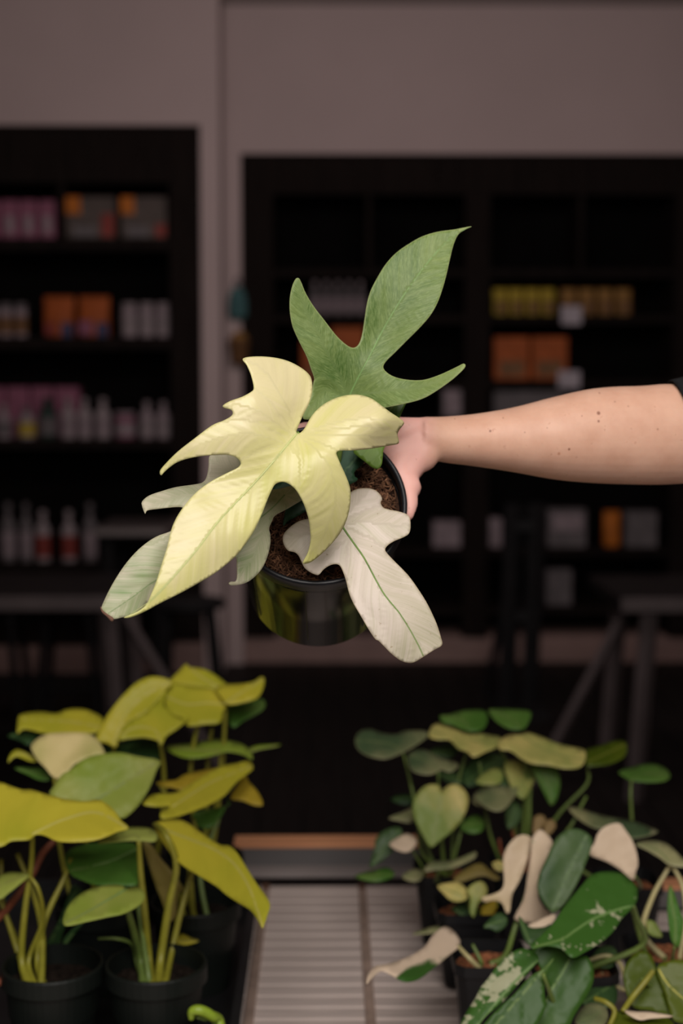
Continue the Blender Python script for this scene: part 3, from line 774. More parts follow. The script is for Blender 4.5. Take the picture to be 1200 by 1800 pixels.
grib = T([(432, 1092), (450, 1045), (500, 940), (560, 830), (620, 710), (680, 600), (760, 470), (860, 330), (940, 230), (1040, 130), (1150, 64)], 480, 380, 3.3333)
gv = [T([(436, 1080), (400, 960), (330, 830), (270, 700), (180, 520), (145, 370)], 480, 380, 3.3333), T([(448, 1050), (600, 1030), (800, 1010), (960, 970), (1120, 870)], 480, 380, 3.3333), T([(436, 1085), (380, 1040), (300, 1020), (190, 1160)], 480, 380, 3.3333)]
gd = [(592, 712, 1.338), (612, 708, 1.338), (660, 600, 1.346), (740, 490, 1.356), (826, 399, 1.380), (523, 490, 1.326), (560, 620, 1.330), (520, 560, 1.326), (816, 645, 1.312), (720, 685, 1.322), (535, 735, 1.322), (690, 714, 1.318), (640, 520, 1.346), (800, 480, 1.360), (690, 460, 1.361), (780, 420, 1.374), (650, 640, 1.336), (610, 600, 1.336)]
leaf(hero, gout, grib, LM['G'], gd, gv, [(660, 600, .2), (700, 530, .25), (760, 450, .55), (790, 430, .5), (640, 560, .1), (520, 530, .35), (540, 600, .45), (600, 640, .05), (580, 660, .1), (565, 690, .45), (680, 700, .45), (780, 670, .65), (815, 645, .85), (545, 730, .7), (700, 600, .5), (740, 550, .45), (690, 440, .1), (522, 495, .4)], 5.0, -0.10, ribmat=M['rib_g'], ribr=0.0008, label='upright green speckled leaf with two side lobes', wave=0.00034)
# green leaf hanging behind the yellow lobe
ho = [(690, 698), (716, 701), (712, 712), (703, 732), (690, 760), (675, 788), (672.5, 803), (671, 815), (667, 822), (662, 824), (653, 821), (643, 813), (630, 803), (621, 793), (632, 768), (655, 730)]
leaf(hero, ho, [(702, 700), (685, 745), (668, 790), (661, 823)], LM['H'], [(700, 705, 1.352), (662, 824, 1.322), (625, 793, 1.330), (673, 795, 1.328)], (), [(662, 820, .3), (700, 710, -.6), (650, 800, .5)], 6, 0.1, label='small plain green leaf behind the yellow lobe')
# deep green lobed leaf lying low over the soil
do = [(478, 862), (486, 851), (500, 846), (520, 846), (545, 832), (580, 800), (600, 788), (625, 790), (642, 802), (638, 815), (626, 826), (622, 831), (624, 838), (628.5, 841), (626, 846), (616, 851), (600, 862), (575, 875), (545, 893), (535, 900), (520, 909), (506, 916), (498, 925), (499, 908), (502, 890), (490, 876)]
leaf(hero, do, [(500, 880), (550, 862), (600, 832), (630, 800)], LM['D'], [(500, 880, 1.308), (498, 922, 1.300), (560, 860, 1.318), (630, 800, 1.345), (620, 848, 1.330), (590, 795, 1.342)], (), [(560, 850, .3), (620, 820, .4), (500, 900, .4)], 6, 0.15, label='deep green leaf lying low over the soil')
# pale grey-green leaf under the yellow one
lo = [(432, 800), (416, 801), (400, 799), (380, 800), (368, 802), (366.5, 820), (363, 838), (357, 847), (345, 851), (310, 856), (285, 863), (262, 871), (250, 881), (249.5, 889), (255, 903), (259, 897), (280, 894), (310, 891), (322, 893), (326, 905), (318, 924), (298, 934.5), (274, 943.5), (250, 960), (229, 981), (211, 1005), (193, 1035), (178, 1068), (181, 1075), (193, 1084), (200, 1088), (214, 1085.4), (241, 1077), (265, 1054), (300, 1030), (350, 996), (390, 975), (413, 978), (416, 996), (415.6, 1020), (405, 1022.5), (402, 1026), (408, 1029), (428, 1026), (444, 1017), (460, 1000), (470, 978), (475, 956), (475, 940), (473, 929), (478, 916), (484, 906), (504, 895), (528, 881), (556, 866), (556, 850), (530, 848), (510, 854), (480, 860), (462, 850), (448, 830), (442, 812)]
lrib = [(500, 870), (470, 900), (400, 950), (330, 992), (271, 1022), (235, 1048), (191, 1078)]
lv = [[(478, 892), (462, 940), (440, 985), (408, 1026)], [(470, 895), (400, 880), (320, 872), (256, 895)], [(470, 890), (440, 850), (390, 820), (370, 805)], [(495, 872), (520, 868), (556, 858)]]
ld = [(500, 868, 1.278), (400, 950, 1.240), (300, 1010, 1.205), (190, 1080, 1.178), (256, 900, 1.228), (330, 875, 1.236), (390, 815, 1.262), (430, 805, 1.270), (440, 965, 1.246), (404, 1026, 1.226), (430, 1020, 1.236), (474, 945, 1.262), (528, 868, 1.286), (556, 858, 1.290), (230, 985, 1.196), (250, 1070, 1.190), (180, 1068, 1.182), (290, 940, 1.212)]
lf, _ = leaf(hero, lo, lrib, LM['L'], ld, lv, [(250, 985, .15), (215, 1010, .05), (280, 975, .5), (250, 1010, .8), (215, 1040, .75), (240, 1050, .45), (200, 1065, .4), (260, 1040, .5), (256, 890, .0), (310, 870, .35), (340, 868, .3), (280, 880, .2), (390, 820, .05), (375, 830, 0), (440, 950, .55), (430, 990, .7), (450, 1000, .35), (420, 1022, .3), (470, 950, .3), (450, 910, .6), (490, 880, .4), (520, 868, .25)], 5.0, 0.12, ribmat=M['rib_l'], ribr=0.0006, label='pale grey-green leaf under the yellow leaf', wave=0.00034)
zl = tps(ld)
bt = [(177, 1066), (181, 1073), (190, 1080), (199, 1086), (199, 1091), (195, 1091.5), (188, 1084), (180, 1077), (176.5, 1070)]
o, _ = leaf(lf, bt, [(178, 1069), (188, 1080), (198, 1089)], M['brown_tip'], lambda X: zl(X) - 0.0006, step=4, thick=0.0014)
o.name = 'dry_tip'; o['label'] = 'brown dried leaf tip'
# white leaf over the pot's front edge
wo = T([(470, 140), (510, 95), (560, 72), (620, 68), (670, 80), (705, 110), (718, 140), (708, 165), (725, 195), (760, 208), (830, 222), (880, 240), (900, 265), (905, 320), (895, 365), (860, 390), (800, 415), (760, 440), (739, 466), (745, 490), (790, 540), (850, 600), (900, 655), (960, 740), (1010, 820), (1050, 900), (1080, 970), (1105, 1050), (1113, 1102), (1060, 1135), (990, 1180), (930, 1215), (890, 1220), (840, 1205), (780, 1160), (730, 1110), (695, 1075), (670, 1060), (620, 985), (580, 915), (530, 830), (500, 760), (480, 680), (460, 620), (440, 580), (410, 568), (370, 578), (330, 605), (303, 636), (280, 638), (240, 620), (205, 590), (185, 550), (165, 510), (140, 490), (100, 480), (75, 450), (63, 410), (70, 370), (110, 325), (170, 285), (240, 268), (330, 250), (410, 200)], 480, 840, 3.75)
wrib = T([(432, 275), (465, 335), (530, 430), (600, 530), (680, 680), (740, 780), (830, 890), (900, 1000), (960, 1110), (990, 1178)], 480, 840, 3.75)
wv = [T([(440, 290), (300, 350), (180, 380), (80, 400)], 480, 840, 3.75), T([(450, 310), (600, 290), (760, 310), (900, 310)], 480, 840, 3.75), T([(432, 275), (540, 180), (620, 90)], 480, 840, 3.75), T([(500, 390), (400, 480), (280, 630)], 480, 840, 3.75)]
wd = [(597, 915, 1.288), (625, 960, 1.276), (650, 1000, 1.264), (700, 1090, 1.246), (744, 1155, 1.244), (773, 1130, 1.254), (760, 1080, 1.256), (715, 1010, 1.268), (655, 1085, 1.244), (620, 1040, 1.252), (500, 950, 1.286), (550, 1006, 1.272), (520, 965, 1.278), (650, 865, 1.306), (615, 870, 1.304), (715, 925, 1.296), (690, 960, 1.280), (672, 900, 1.298), (545, 912, 1.290), (690, 1140, 1.240), (720, 1165, 1.244)]
leaf(hero, wo, wrib, LM['W'], wd, wv, [(640, 960, .1), (620, 980, .0), (600, 960, .1), (650, 1020, .08), (730, 1130, .35), (710, 1140, .35), (700, 1080, .2), (680, 1100, .05), (650, 1060, 0), (770, 1110, .35), (760, 1080, .3), (720, 1020, .15), (700, 1000, .22), (620, 930, .28), (690, 925, .2), (660, 880, 0), (510, 955, .25), (550, 1000, 0), (745, 1150, .3), (640, 1090, .02)], 5.0, 0.18, ribmat=M['rib_w'], ribr=0.0011, label='blush white leaf with a green midrib over the pot front', wave=0.00034)
# the big cream-yellow leaf in front
yo = [(521, 759), (524, 750), (533, 729), (543.5, 708), (548.6, 687), (548, 669), (542, 657), (527, 645), (506, 634.5), (482, 628.5), (452, 626.4), (427, 630), (434, 642), (441.5, 660), (446, 681), (441.5, 688.5), (425, 697.5), (404, 705), (392, 712.5), (393.5, 716.4), (405.5, 720), (409, 726), (405.5, 732), (392, 739.5), (372, 748), (340, 772), (312, 794), (290, 816), (281, 828), (283, 835), (292, 826), (312, 812), (340, 804), (372, 800), (400, 799.5), (416, 805), (423, 814), (418, 822), (400, 831), (368, 848), (340, 870), (316, 900), (302, 928), (294, 960), (284, 992), (274, 1024), (264, 1048), (256, 1064), (240, 1076), (217, 1085.5), (230, 1085), (256, 1074), (280, 1061), (320, 1041), (352, 1023), (380, 1006), (412, 980), (430, 958), (446, 934), (460, 904), (470, 878), (478, 860), (484, 851), (494, 847), (506, 849.6), (518, 859), (528, 874), (536, 892), (542, 912), (545, 932), (545.6, 952), (541, 972), (534, 986), (533, 990.5), (538, 991), (550, 986), (570, 969), (588, 950), (602, 930), (611, 908), (615.6, 884), (615.6, 860), (608, 837), (596, 810), (592.4, 793.5), (620, 792), (650, 789), (680, 784), (698, 780.6), (701, 775.5), (698.6, 763.5), (702.5, 754.5), (710, 744), (704, 736.5), (686, 724.5), (668, 711), (653, 700.5), (635, 694.5), (617, 693.6), (596, 697.5), (575, 706.5), (557, 720), (545, 735), (536, 751.5), (529.5, 759), (524, 762)]
yrib = [(521, 763), (509, 777), (461, 834), (410, 888), (380, 921), (346, 966), (310, 1008), (280, 1041), (259, 1060), (222, 1084.5)]
yv = [[(520, 761), (506, 720), (485, 678), (460, 648), (429, 631)], [(518, 764), (491, 748), (455, 722), (420, 712), (394, 714)], [(505, 782), (440, 762), (370, 775), (310, 805), (283, 833)], [(524, 763), (580, 745), (640, 735), (706, 744)], [(522, 765), (560, 795), (586, 840), (588, 890), (565, 945), (535, 988)], [(523, 764), (560, 765), (620, 765), (695, 770)]]
yd = [(521, 762, 1.238), (461, 834, 1.214), (410, 888, 1.202), (346, 966, 1.176), (310, 1008, 1.165), (218, 1085, 1.150), (506, 705, 1.236), (480, 650, 1.246), (428, 631, 1.236), (546, 680, 1.262), (535, 720, 1.250), (393, 714, 1.214), (445, 700, 1.216), (400, 772, 1.206), (340, 785, 1.204), (283, 833, 1.206), (600, 745, 1.238), (650, 740, 1.236), (672, 742, 1.238), (708, 744, 1.264), (640, 697, 1.258), (590, 700, 1.256), (650, 787, 1.246), (700, 778, 1.268), (560, 795, 1.222), (590, 840, 1.224), (608, 880, 1.232), (585, 930, 1.236), (535, 988, 1.243), (545, 930, 1.230), (500, 850, 1.214), (300, 935, 1.180), (440, 936, 1.196), (370, 850, 1.204), (390, 995, 1.186), (270, 1035, 1.158), (470, 770, 1.216), (330, 880, 1.190)]
leaf(hero, yo, yrib, LM['Y'], yd, yv, [(500, 660, -.1), (450, 640, -.05), (530, 690, .05), (480, 720, .05), (430, 740, .0), (350, 790, .1), (290, 825, .45), (400, 780, .1), (470, 790, .45), (505, 790, .6), (440, 850, .5), (470, 850, .9), (485, 830, .85), (400, 880, .25), (350, 920, .05), (320, 950, .05), (300, 1000, .15), (260, 1055, .75), (230, 1080, 1.1), (290, 1050, .85), (350, 1010, .5), (410, 970, .5), (440, 920, .6), (370, 960, .25), (540, 800, .65), (580, 850, .5), (600, 890, .45), (560, 950, .6), (535, 985, .95), (600, 760, .25), (650, 740, .1), (690, 750, .25), (640, 700, .2), (580, 730, .3), (650, 780, .25)], 4.5, 0.06, thick=0.0009, ribmat=M['rib_y'], ribr=0.0008, label='large cream yellow lobed leaf facing the camera', wave=0.00034, sub=4)
# stalks rising from the soil
cs = SO + PN * 0.001
def stalk(tip, base, mid, r0, r1, mat):
    petiole(hero, [base, mid, tip], [r0, (r0 + r1) / 2, r1], mat)
B0 = SO + E1 * 0.008 + E2 * 0.012
stalk(P(522, 762, 1.2405), B0, P(545, 800, 1.285), 0.0034, 0.0022, M['pet_green'])
stalk(P(609, 708, 1.3395), B0 + E1 * 0.006, P(600, 770, 1.335), 0.0034, 0.0024, M['pet_green'])
stalk(P(501, 868, 1.281), B0 - E1 * 0.008, P(535, 850, 1.305), 0.0030, 0.0020, M['pet_green'])
stalk(P(594, 910, 1.2905), B0 + E1 * 0.004 - E2 * 0.01, P(590, 880, 1.305), 0.0030, 0.0020, M['pet_pale'])
stalk(P(702, 702, 1.354), B0 + E1 * 0.012, P(655, 760, 1.345), 0.0028, 0.0018, M['pet_green'])
stalk(P(502, 880, 1.311), B0 - E1 * 0.002 - E2 * 0.004, P(540, 868, 1.325), 0.0026, 0.0018, M['pet_green'])
petiole(hero, [SO - PN * 0.01 + E1 * 0.008 + E2 * 0.012, B0 + PN * 0.004, B0 + PN * 0.012], [0.006, 0.0062, 0.004], M['pet_green'], 'crown')

# ------------------------------------------------------------------ the arm and hand that hold it
person = thing('person', 'bare forearm and hand in a black sleeve holding the plant pot', 'person', P(1230, 770, 1.46))
def capsule(pts, radii, seg=14, flat=1.0):
    """Closed tapering limb with rounded ends."""
    a, b = Vector(pts[0]), Vector(pts[1]); d0 = (a - b).normalized()
    y, z = Vector(pts[-1]), Vector(pts[-2]); d1 = (y - z).normalized()
    r0, r1 = radii[0], radii[-1]
    P2 = [a + d0 * r0 * 0.98, a + d0 * r0 * 0.75, a + d0 * r0 * 0.35] + [Vector(p) for p in pts] + [y + d1 * r1 * 0.35, y + d1 * r1 * 0.75, y + d1 * r1 * 0.98]
    R2 = [r0 * 0.15, r0 * 0.66, r0 * 0.93] + list(radii) + [r1 * 0.93, r1 * 0.66, r1 * 0.15]
    return tube_data(P2, R2, seg, 3)
arm_top = [(744, 732), (780, 732), (836, 727), (901, 716), (967, 699), (1023, 686), (1069, 680), (1125, 678), (1163, 675), (1195, 674), (1240, 668), (1290, 655)]
arm_bot = [(744, 806), (785, 814), (827, 819), (901, 830), (967, 842), (1023, 848), (1069, 850.5), (1125, 852), (1163, 852), (1200, 850), (1250, 846), (1300, 835)]
rings = []
for i, ((xt, yt), (xb2, yb2)) in enumerate(zip(arm_top, arm_bot)):
    Y = 1.402 + 0.075 * i / (len(arm_top) - 1)
    rings.append((P(xt, yt, Y), P(xb2, yb2, Y), i / (len(arm_top) - 1)))
Sr = spline([tuple(a) + tuple(b) + (t,) for a, b, t in rings], 4)
V, F = [], []
seg = 32
for s in Sr:
    a, b, t = Vector(s[:3]), Vector(s[3:6]), s[6]
    c = (a + b) / 2; up = (a - b) / 2; h = up.length; dep = h * (1.16 - 0.28 * min(1, t * 1.6))
    for k in range(seg):
        an = 2 * math.pi * k / seg
        V.append(c + up * math.cos(an) + Vector((0.0, 1, 0)) * (dep * math.sin(an)))
for i in range(len(Sr) - 1):
    for k in range(seg): F.append([i * seg + k, i * seg + (k + 1) % seg, (i + 1) * seg + (k + 1) % seg, (i + 1) * seg + k])
F += [list(range(seg))[::-1], [(len(Sr) - 1) * seg + k for k in range(seg)]]
parts = [(V, F)]
W0 = P(764, 772, 1.405)
def fp(phi, t, rr): return pot_pt(phi, t, wall_r(t) + rr)
# metacarpals: wrist to the knuckles behind the pot
kn = [(58, 0.022), (60, 0.040), (60, 0.058), (58, 0.075)]
wr = [P(757, 752, 1.398), P(759, 764, 1.408), P(759, 776, 1.416), P(759, 786, 1.422)]
for (ph, t), w0 in zip(kn, wr):
    k = fp(ph, t, 0.0115); m = (w0 + k) / 2 + (fp(35, t, 0.012) - (w0 + k) / 2) * 0.45
    parts.append(capsule([w0, m, k], [0.0105, 0.0125, 0.0112]))
# four fingers around the back of the pot
fing = [([58, 80, 98, 112], [0.022, 0.017, 0.014, 0.013], [0.0108, 0.0092, 0.0082, 0.0068]),
        ([60, 85, 106, 122], [0.040, 0.036, 0.033, 0.032], [0.0110, 0.0094, 0.0084, 0.0070]),
        ([60, 84, 103, 118], [0.058, 0.055, 0.053, 0.052], [0.0106, 0.0090, 0.0080, 0.0067]),
        ([58, 78, 93, 104], [0.075, 0.074, 0.073, 0.072], [0.0094, 0.0080, 0.0072, 0.0060])]
for phs, ts, rs in fing:
    parts.append(capsule([fp(p, t, r * 1.02) for p, t, r in zip(phs, ts, rs)], rs))
# thumb: mound at the palm's side, then two joints down the near side of the rim
parts.append(capsule([P(754, 780, 1.400), P(738, 802, 1.392), P(725, 816, 1.386)], [0.0165, 0.0175, 0.0118]))
th = [(25, 0.026, 0.0120), (18, 0.025, 0.0098), (12, 0.0245, 0.0096), (6, 0.0245, 0.0084), (0, 0.0245, 0.0064)]
parts.append(capsule([P(733, 800, 1.392)] + [fp(p, t, r * 0.98) for p, t, r in th], [0.0155] + [r for _, _, r in th]))
parts.append(capsule([P(752, 768, 1.402), fp(34, 0.026, 0.015), fp(20, 0.028, 0.0135)], [0.0170, 0.0145, 0.0132]))
parts.append(capsule([P(770, 757, 1.404), P(728, 756, 1.400), P(690, 754, 1.398), P(655, 752, 1.402)], [0.0130, 0.0128, 0.0122, 0.0115]))
parts.append(capsule([P(768, 775, 1.406), P(732, 785, 1.402), P(712, 792, 1.400)], [0.0185, 0.0175, 0.0150]))
parts.append(capsule([P(752, 776, 1.408), fp(32, 0.048, 0.015), fp(26, 0.05, 0.012)], [0.0175, 0.0145, 0.0120]))
V, F = merge(parts)
tmp = mesh_obj('hand_source', V, F, None)
rm = tmp.modifiers.new('r', 'REMESH'); rm.mode = 'VOXEL'; rm.voxel_size = 0.0022
sm = tmp.modifiers.new('s', 'SMOOTH'); sm.factor = 0.5; sm.iterations = 10
dg = bpy.context.evaluated_depsgraph_get()
me = bpy.data.meshes.new_from_object(tmp.evaluated_get(dg), depsgraph=dg)
bpy.data.objects.remove(tmp, do_unlink=True)
nv = len(me.vertices)
co = np.empty(nv * 3, np.float32); me.vertices.foreach_get('co', co); co = co.reshape(-1, 3)
me.transform(Matrix.Translation(-ORG[person.name]))
me.polygons.foreach_set('use_smooth', [True] * len(me.polygons))
at = me.attributes.new('flush', 'FLOAT', 'POINT')
xw = gx(765, 1.40)
at.data.foreach_set('value', np.clip((xw + 0.004 - co[:, 0]) / 0.022, 0, 1).astype(np.float32))
g = N('skin')
vec = g.coord()
n1 = g.noise(vec, 38, 4, 0.6); n2 = g.noise(vec, 420, 3, 0.6)
c = g.mix(g.ramp(n1, 0.3, 0.7), (0.60, 0.335, 0.235), (0.68, 0.405, 0.295))
c = g.mix(g.math('MULTIPLY', g.attr('flush'), 0.85), c, (0.78, 0.42, 0.37))
fr = g.noise(vec, 150, 2, 0.5)
c = g.mix(g.math('MULTIPLY', g.ramp(fr, 0.69, 0.76), 0.35), c, (0.36, 0.14, 0.07))
for (mx, my, mr) in ((1049, 726, 0.0021), (1048, 740, 0.0014), (997, 789, 0.0014), (863, 758, 0.0014), (922, 760, 0.0009), (1057, 691, 0.0012), (1150, 754, 0.0012), (887, 735, 0.0009), (1080, 706, 0.0010), (960, 752, 0.0008), (1020, 731, 0.0009), (980, 797, 0.0016), (803, 737, 0.0008), (1102, 714, 0.0009)):
    tt = (mx - 744) / 550
    q = P(mx, my, 1.402 + 0.075 * tt - 0.036) - ORG[person.name]
    vm = g.n('ShaderNodeVectorMath', operation='MULTIPLY_ADD')       # a column along Y, so a mole sits wherever the skin surface is
    g.l(vec, vm.inputs[0]); vm.inputs[1].default_value = (1, 0.0, 1); vm.inputs[2].default_value = (-q.x, 0, -q.z)
    ln = g.n('ShaderNodeVectorMath', operation='LENGTH'); g.l(vm.outputs[0], ln.inputs[0])
    fm = g.math('SUBTRACT', 1.0, g.ramp(ln.outputs['Value'], mr * 0.55, mr * 1.1), clamp=True)
    c = g.mix(g.math('MULTIPLY', fm, 0.8 if mr > 0.0013 else 0.45), c, (0.19, 0.062, 0.035) if mr != 0.0016 else (0.45, 0.20, 0.12))
g.l(c, g.b.inputs['Base Color'])
g.b.inputs['Roughness'].default_value = 0.5
g.b.inputs['Specular IOR Level'].default_value = 0.35
g.b.inputs['Subsurface Weight'].default_value = 0.12
g.b.inputs['Subsurface Radius'].default_value = (0.012, 0.004, 0.002)
g.b.inputs['Subsurface Scale'].default_value = 0.5
g.bump(g.math('ADD', n2, g.math('MULTIPLY', n1, 2.0)), 0.12, 0.0008)
me.materials.clear(); me.materials.append(g.m)
arm = bpy.data.objects.new('arm', me); link(arm, person)
# black sleeve from the elbow to the shoulder
sl = [(1197, 671, 1214, 856, 1.4635), (1240, 658, 1250, 856, 1.470), (1320, 630, 1320, 850, 1.49), (1420, 590, 1430, 840, 1.50), (1540, 540, 1560, 830, 1.51), (1640, 505, 1680, 820, 1.515), (1700, 520, 1730, 790, 1.515)]
V, F = [], []
cl = plain('black_cotton', (0.010, 0.010, 0.011), 0.9, 0.3, 60, spec=0.2, bump=0.3)
Ss = spline([tuple(P(a, b, Y)) + tuple(P(c2, d2, Y)) for a, b, c2, d2, Y in sl], 4)
for s in Ss:
    a, b = Vector(s[:3]), Vector(s[3:6]); c0 = (a + b) / 2; up = (a - b) / 2
    for k in range(28):
        an = 2 * math.pi * k / 28
        wob = 1 + 0.02 * math.sin(5 * an + 60 * c0.x)
        V.append(c0 + (up * math.cos(an) + Vector((0, 1, 0)) * up.length * math.sin(an)) * wob - Vector((0.012, 0, 0)) * math.cos(an))
for i in range(len(Ss) - 1):
    for k in range(28): F.append([i * 28 + k, i * 28 + (k + 1) % 28, (i + 1) * 28 + (k + 1) % 28, (i + 1) * 28 + k])
F.append([(len(Ss) - 1) * 28 + k for k in range(28)])
o = fix_normals(mesh_obj('sleeve', V, F, cl, person, smooth=True))
o['label'] = 'black cloth sleeve ending at the elbow'
so = o.modifiers.new('cloth', 'SOLIDIFY'); so.thickness = 0.0018; so.offset = 1
# ------------------------------------------------------------------ plants on the bench
def bench_plant(name, label, px, Y, rim_r, ph, potmat, soilmat, square=False, cat='plant', group=None, seedk=1, red=False):
    base = Vector((gx(px, Y), Y, BH + 0.0062))
    t = thing(name, label, cat, base, group)
    t['rim'] = 0; del t['rim']
    if square:
        def sq(h, r, c=0.22):
            o = []
            for k in range(24):
                a = 2 * math.pi * (k + 0.5) / 24
                ca, sa = math.cos(a), math.sin(a); m = (abs(ca) ** 6 + abs(sa) ** 6) ** (-1 / 6)
                o.append(base + Vector((ca * r * m, sa * r * m, h)))
            return o
        rows = [sq(0, rim_r * 0.72), sq(ph - 0.014, rim_r * 0.93), sq(ph - 0.013, rim_r), sq(ph, rim_r), sq(ph, rim_r * 0.95), sq(ph - 0.03, rim_r * 0.90)]
        V = [p for r in rows for p in r]; F = []
        for i in range(len(rows) - 1):
            for k in range(24): F.append([i * 24 + k, i * 24 + (k + 1) % 24, (i + 1) * 24 + (k + 1) % 24, (i + 1) * 24 + k])
        F.append(list(range(24))[::-1])
        mesh_obj('pot', V, F, potmat, t)
        sr = rim_r * 0.90
    else:
        v, f = lathe_data([(0, 0), (rim_r * 0.74, 0), (rim_r * 0.90, ph - 0.022), (rim_r, ph - 0.021), (rim_r, ph - 0.002), (rim_r - 0.001, ph), (rim_r - 0.004, ph), (rim_r * 0.90, ph - 0.03), (rim_r * 0.86, ph - 0.06)], base, seg=40, closed=True)
        fix_normals(mesh_obj('pot', v, f, potmat, t, smooth=False))
        sr = rim_r * 0.90
    if not square: ph -= 0.008
    soil_disc(base + Vector((0, 0, ph - 0.016)), Vector((0, 0, 1)), Vector((1, 0, 0)), Vector((0, 1, 0)), sr, 0.0035, soilmat, t, 10, 28, seedk)
    return t, base + Vector((0, -0.022 if not square else 0, ph - 0.016))
def bleaf(t, outline, rib, mat, z, gx_=0.0, gy=-0.0008, droop=0.0, fold=-0.15, rm=None, w=None, stem=None, sr=0.0032, pm=None, twist=0.0, step=9.0, root=None, jit=0.0):
    """Bench leaf; stem: list of (px,py,Y) way points from the crown up to the leaf base, drawn as its petiole."""
    if len(outline) <= 8:                                    # small leaves keep a drawn-out tip
        e = np.array(rib[-1], float); d = e - np.array(rib[0], float)
        k = int(np.argmin([np.hypot(*(np.array(p) - e)) for p in outline]))
        outline = list(outline); outline[k] = tuple(e + d * 0.38); rib = list(rib) + [tuple(e + d * 0.3)]
    dz = plane_depth(outline, rib, z, gx_, gy, droop, twist)
    o, _ = leaf(t, outline, rib, LM[mat], dz, (), w, step, fold, 0.0009, rm, 0.0013, 3, 1.2, 0.0010)
    if stem is not None:
        b = P(rib[0][0], rib[0][1], float(dz([rib[0]])[0]) + 0.002)
        pts = [root] + [P(*s) for s in stem] + [b]
        n = len(pts)
        petiole(t, pts, [sr * (1.25 - 0.6 * i / (n - 1)) for i in range(n)], pm or M['pet_gold'])
    return o
c1 = lambda p: T(p, 0, 1150, 5.0)
c2 = lambda p: T(p, 160, 1150, 3.75)
c3 = lambda p: T(p, 0, 1420, 4.737)
c4 = lambda p: T(p, 200, 1420, 4.0)
c5 = lambda p: T(p, 600, 1220, 4.0)
c6 = lambda p: T(p, 860, 1220, 3.529)
c7 = lambda p: T(p, 620, 1480, 4.0)
c8 = lambda p: T(p, 880, 1480, 3.75)
GP = 'chartreuse philodendrons on the bench'
RG = M['rib_gold']; RGR = M['rib_g']
# front left
tA, rA = bench_plant('golden_philodendron', 'chartreuse philodendron in the dark pot at the bottom left corner', 75, 1.668, 0.0615, 0.118, M['nursery'], M['soil_dark'], group=GP, seedk=21)
bleaf(tA, [(-62, 1398), (-20, 1378), (0, 1375), (20, 1382), (40, 1388), (55, 1388), (85, 1397), (120, 1405), (150, 1408), (172, 1405), (188, 1413), (202, 1426), (213, 1442), (226, 1455), (205, 1462), (190, 1469), (165, 1477), (130, 1480), (100, 1478), (78, 1468), (62, 1467), (50, 1476), (20, 1478), (0, 1488), (-40, 1482), (-66, 1440)], [(57, 1466), (85, 1452), (120, 1438), (170, 1428), (222, 1454)], 'gold', 1.66, 0.0, -0.0009, 0.0, -0.2, RG, [(0, 1400, .0), (120, 1440, -.2), (200, 1450, .0), (20, 1470, .5)], [(38, 1690, 1.685), (44, 1600, 1.68), (55, 1520, 1.68)], 0.0042, root=rA + Vector((-0.02, -0.005, 0)))
bleaf(tA, [(0, 1538), (17, 1533), (38, 1534), (52, 1538), (32, 1556), (13, 1571), (0, 1580), (-40, 1588), (-52, 1562), (-30, 1545)], [(50, 1538), (20, 1548), (-45, 1575)], 'goldgreen', 1.66, 0, -0.0009, 0, -0.1, None, [(0, 1550, .8)], [(50, 1690, 1.69), (75, 1620, 1.69), (68, 1565, 1.67)], 0.003, root=rA + Vector((-0.014, 0, 0)))
bleaf(tA, c3([(330, 1330), (420, 1280), (500, 1180), (540, 1080), (640, 980), (690, 970), (600, 1080), (540, 1180), (480, 1300), (400, 1400), (340, 1480)]), c3([(345, 1470), (450, 1300), (550, 1120), (680, 975)]), 'dark', 1.73, 0, 0, 0, -0.2)
petiole(tA, [rA + Vector((-0.005, 0, 0)), P(66, 1690, 1.69), P(78, 1620, 1.70), P(112, 1545, 1.72), P(125, 1510, 1.74)], [0.005, 0.0042, 0.004, 0.0032, 0.003], M['pet_gold'])
petiole(tA, [rA + Vector((-0.02, 0, 0)), P(34, 1680, 1.70), P(14, 1620, 1.71), P(-8, 1560, 1.72)], [0.005, 0.004, 0.0034, 0.003], M['pet_gold'])
petiole(tA, [rA + Vector((-0.03, 0.01, 0)), P(30, 1660, 1.72), P(6, 1590, 1.74), P(2, 1510, 1.76)], [0.004, 0.0036, 0.003, 0.0026], M['pet_gold'])
petiole(tA, [rA + Vector((-0.010, 0, 0)), P(74, 1640, 1.705), P(58, 1570, 1.71), P(30, 1500, 1.72)], [0.0045, 0.004, 0.0034, 0.003], M['pet_gold'])
# second front pot
tB, rB = bench_plant('golden_philodendron', 'chartreuse philodendron whose long leaf droops over the bench slats', 263, 1.668, 0.0615, 0.118, M['nursery'], M['soil_dark'], group=GP, seedk=22)
bleaf(tB, c4([(280, 110), (350, 88), (420, 80), (500, 95), (580, 150), (680, 220), (750, 260), (810, 265), (870, 320), (940, 430), (1010, 540), (1070, 620), (1097, 680), (1080, 750), (1052, 832), (1038, 842), (1010, 790), (960, 720), (880, 670), (790, 610), (720, 550), (620, 490), (520, 430), (430, 360), (370, 280), (310, 190)]), c4([(285, 118), (400, 170), (560, 230), (720, 300), (850, 400), (960, 580), (1045, 835)]), 'gold', 1.655, -0.0003, -0.0008, 0.0, 0.25, RG, [(300, 1470, -.2), (400, 1530, .35), (460, 1610, .6), (380, 1510, .1)], [(282, 1690, 1.695), (297, 1590, 1.70), (310, 1520, 1.70), (290, 1465, 1.70)], 0.0048, root=rB + Vector((0.006, -0.005, 0)))
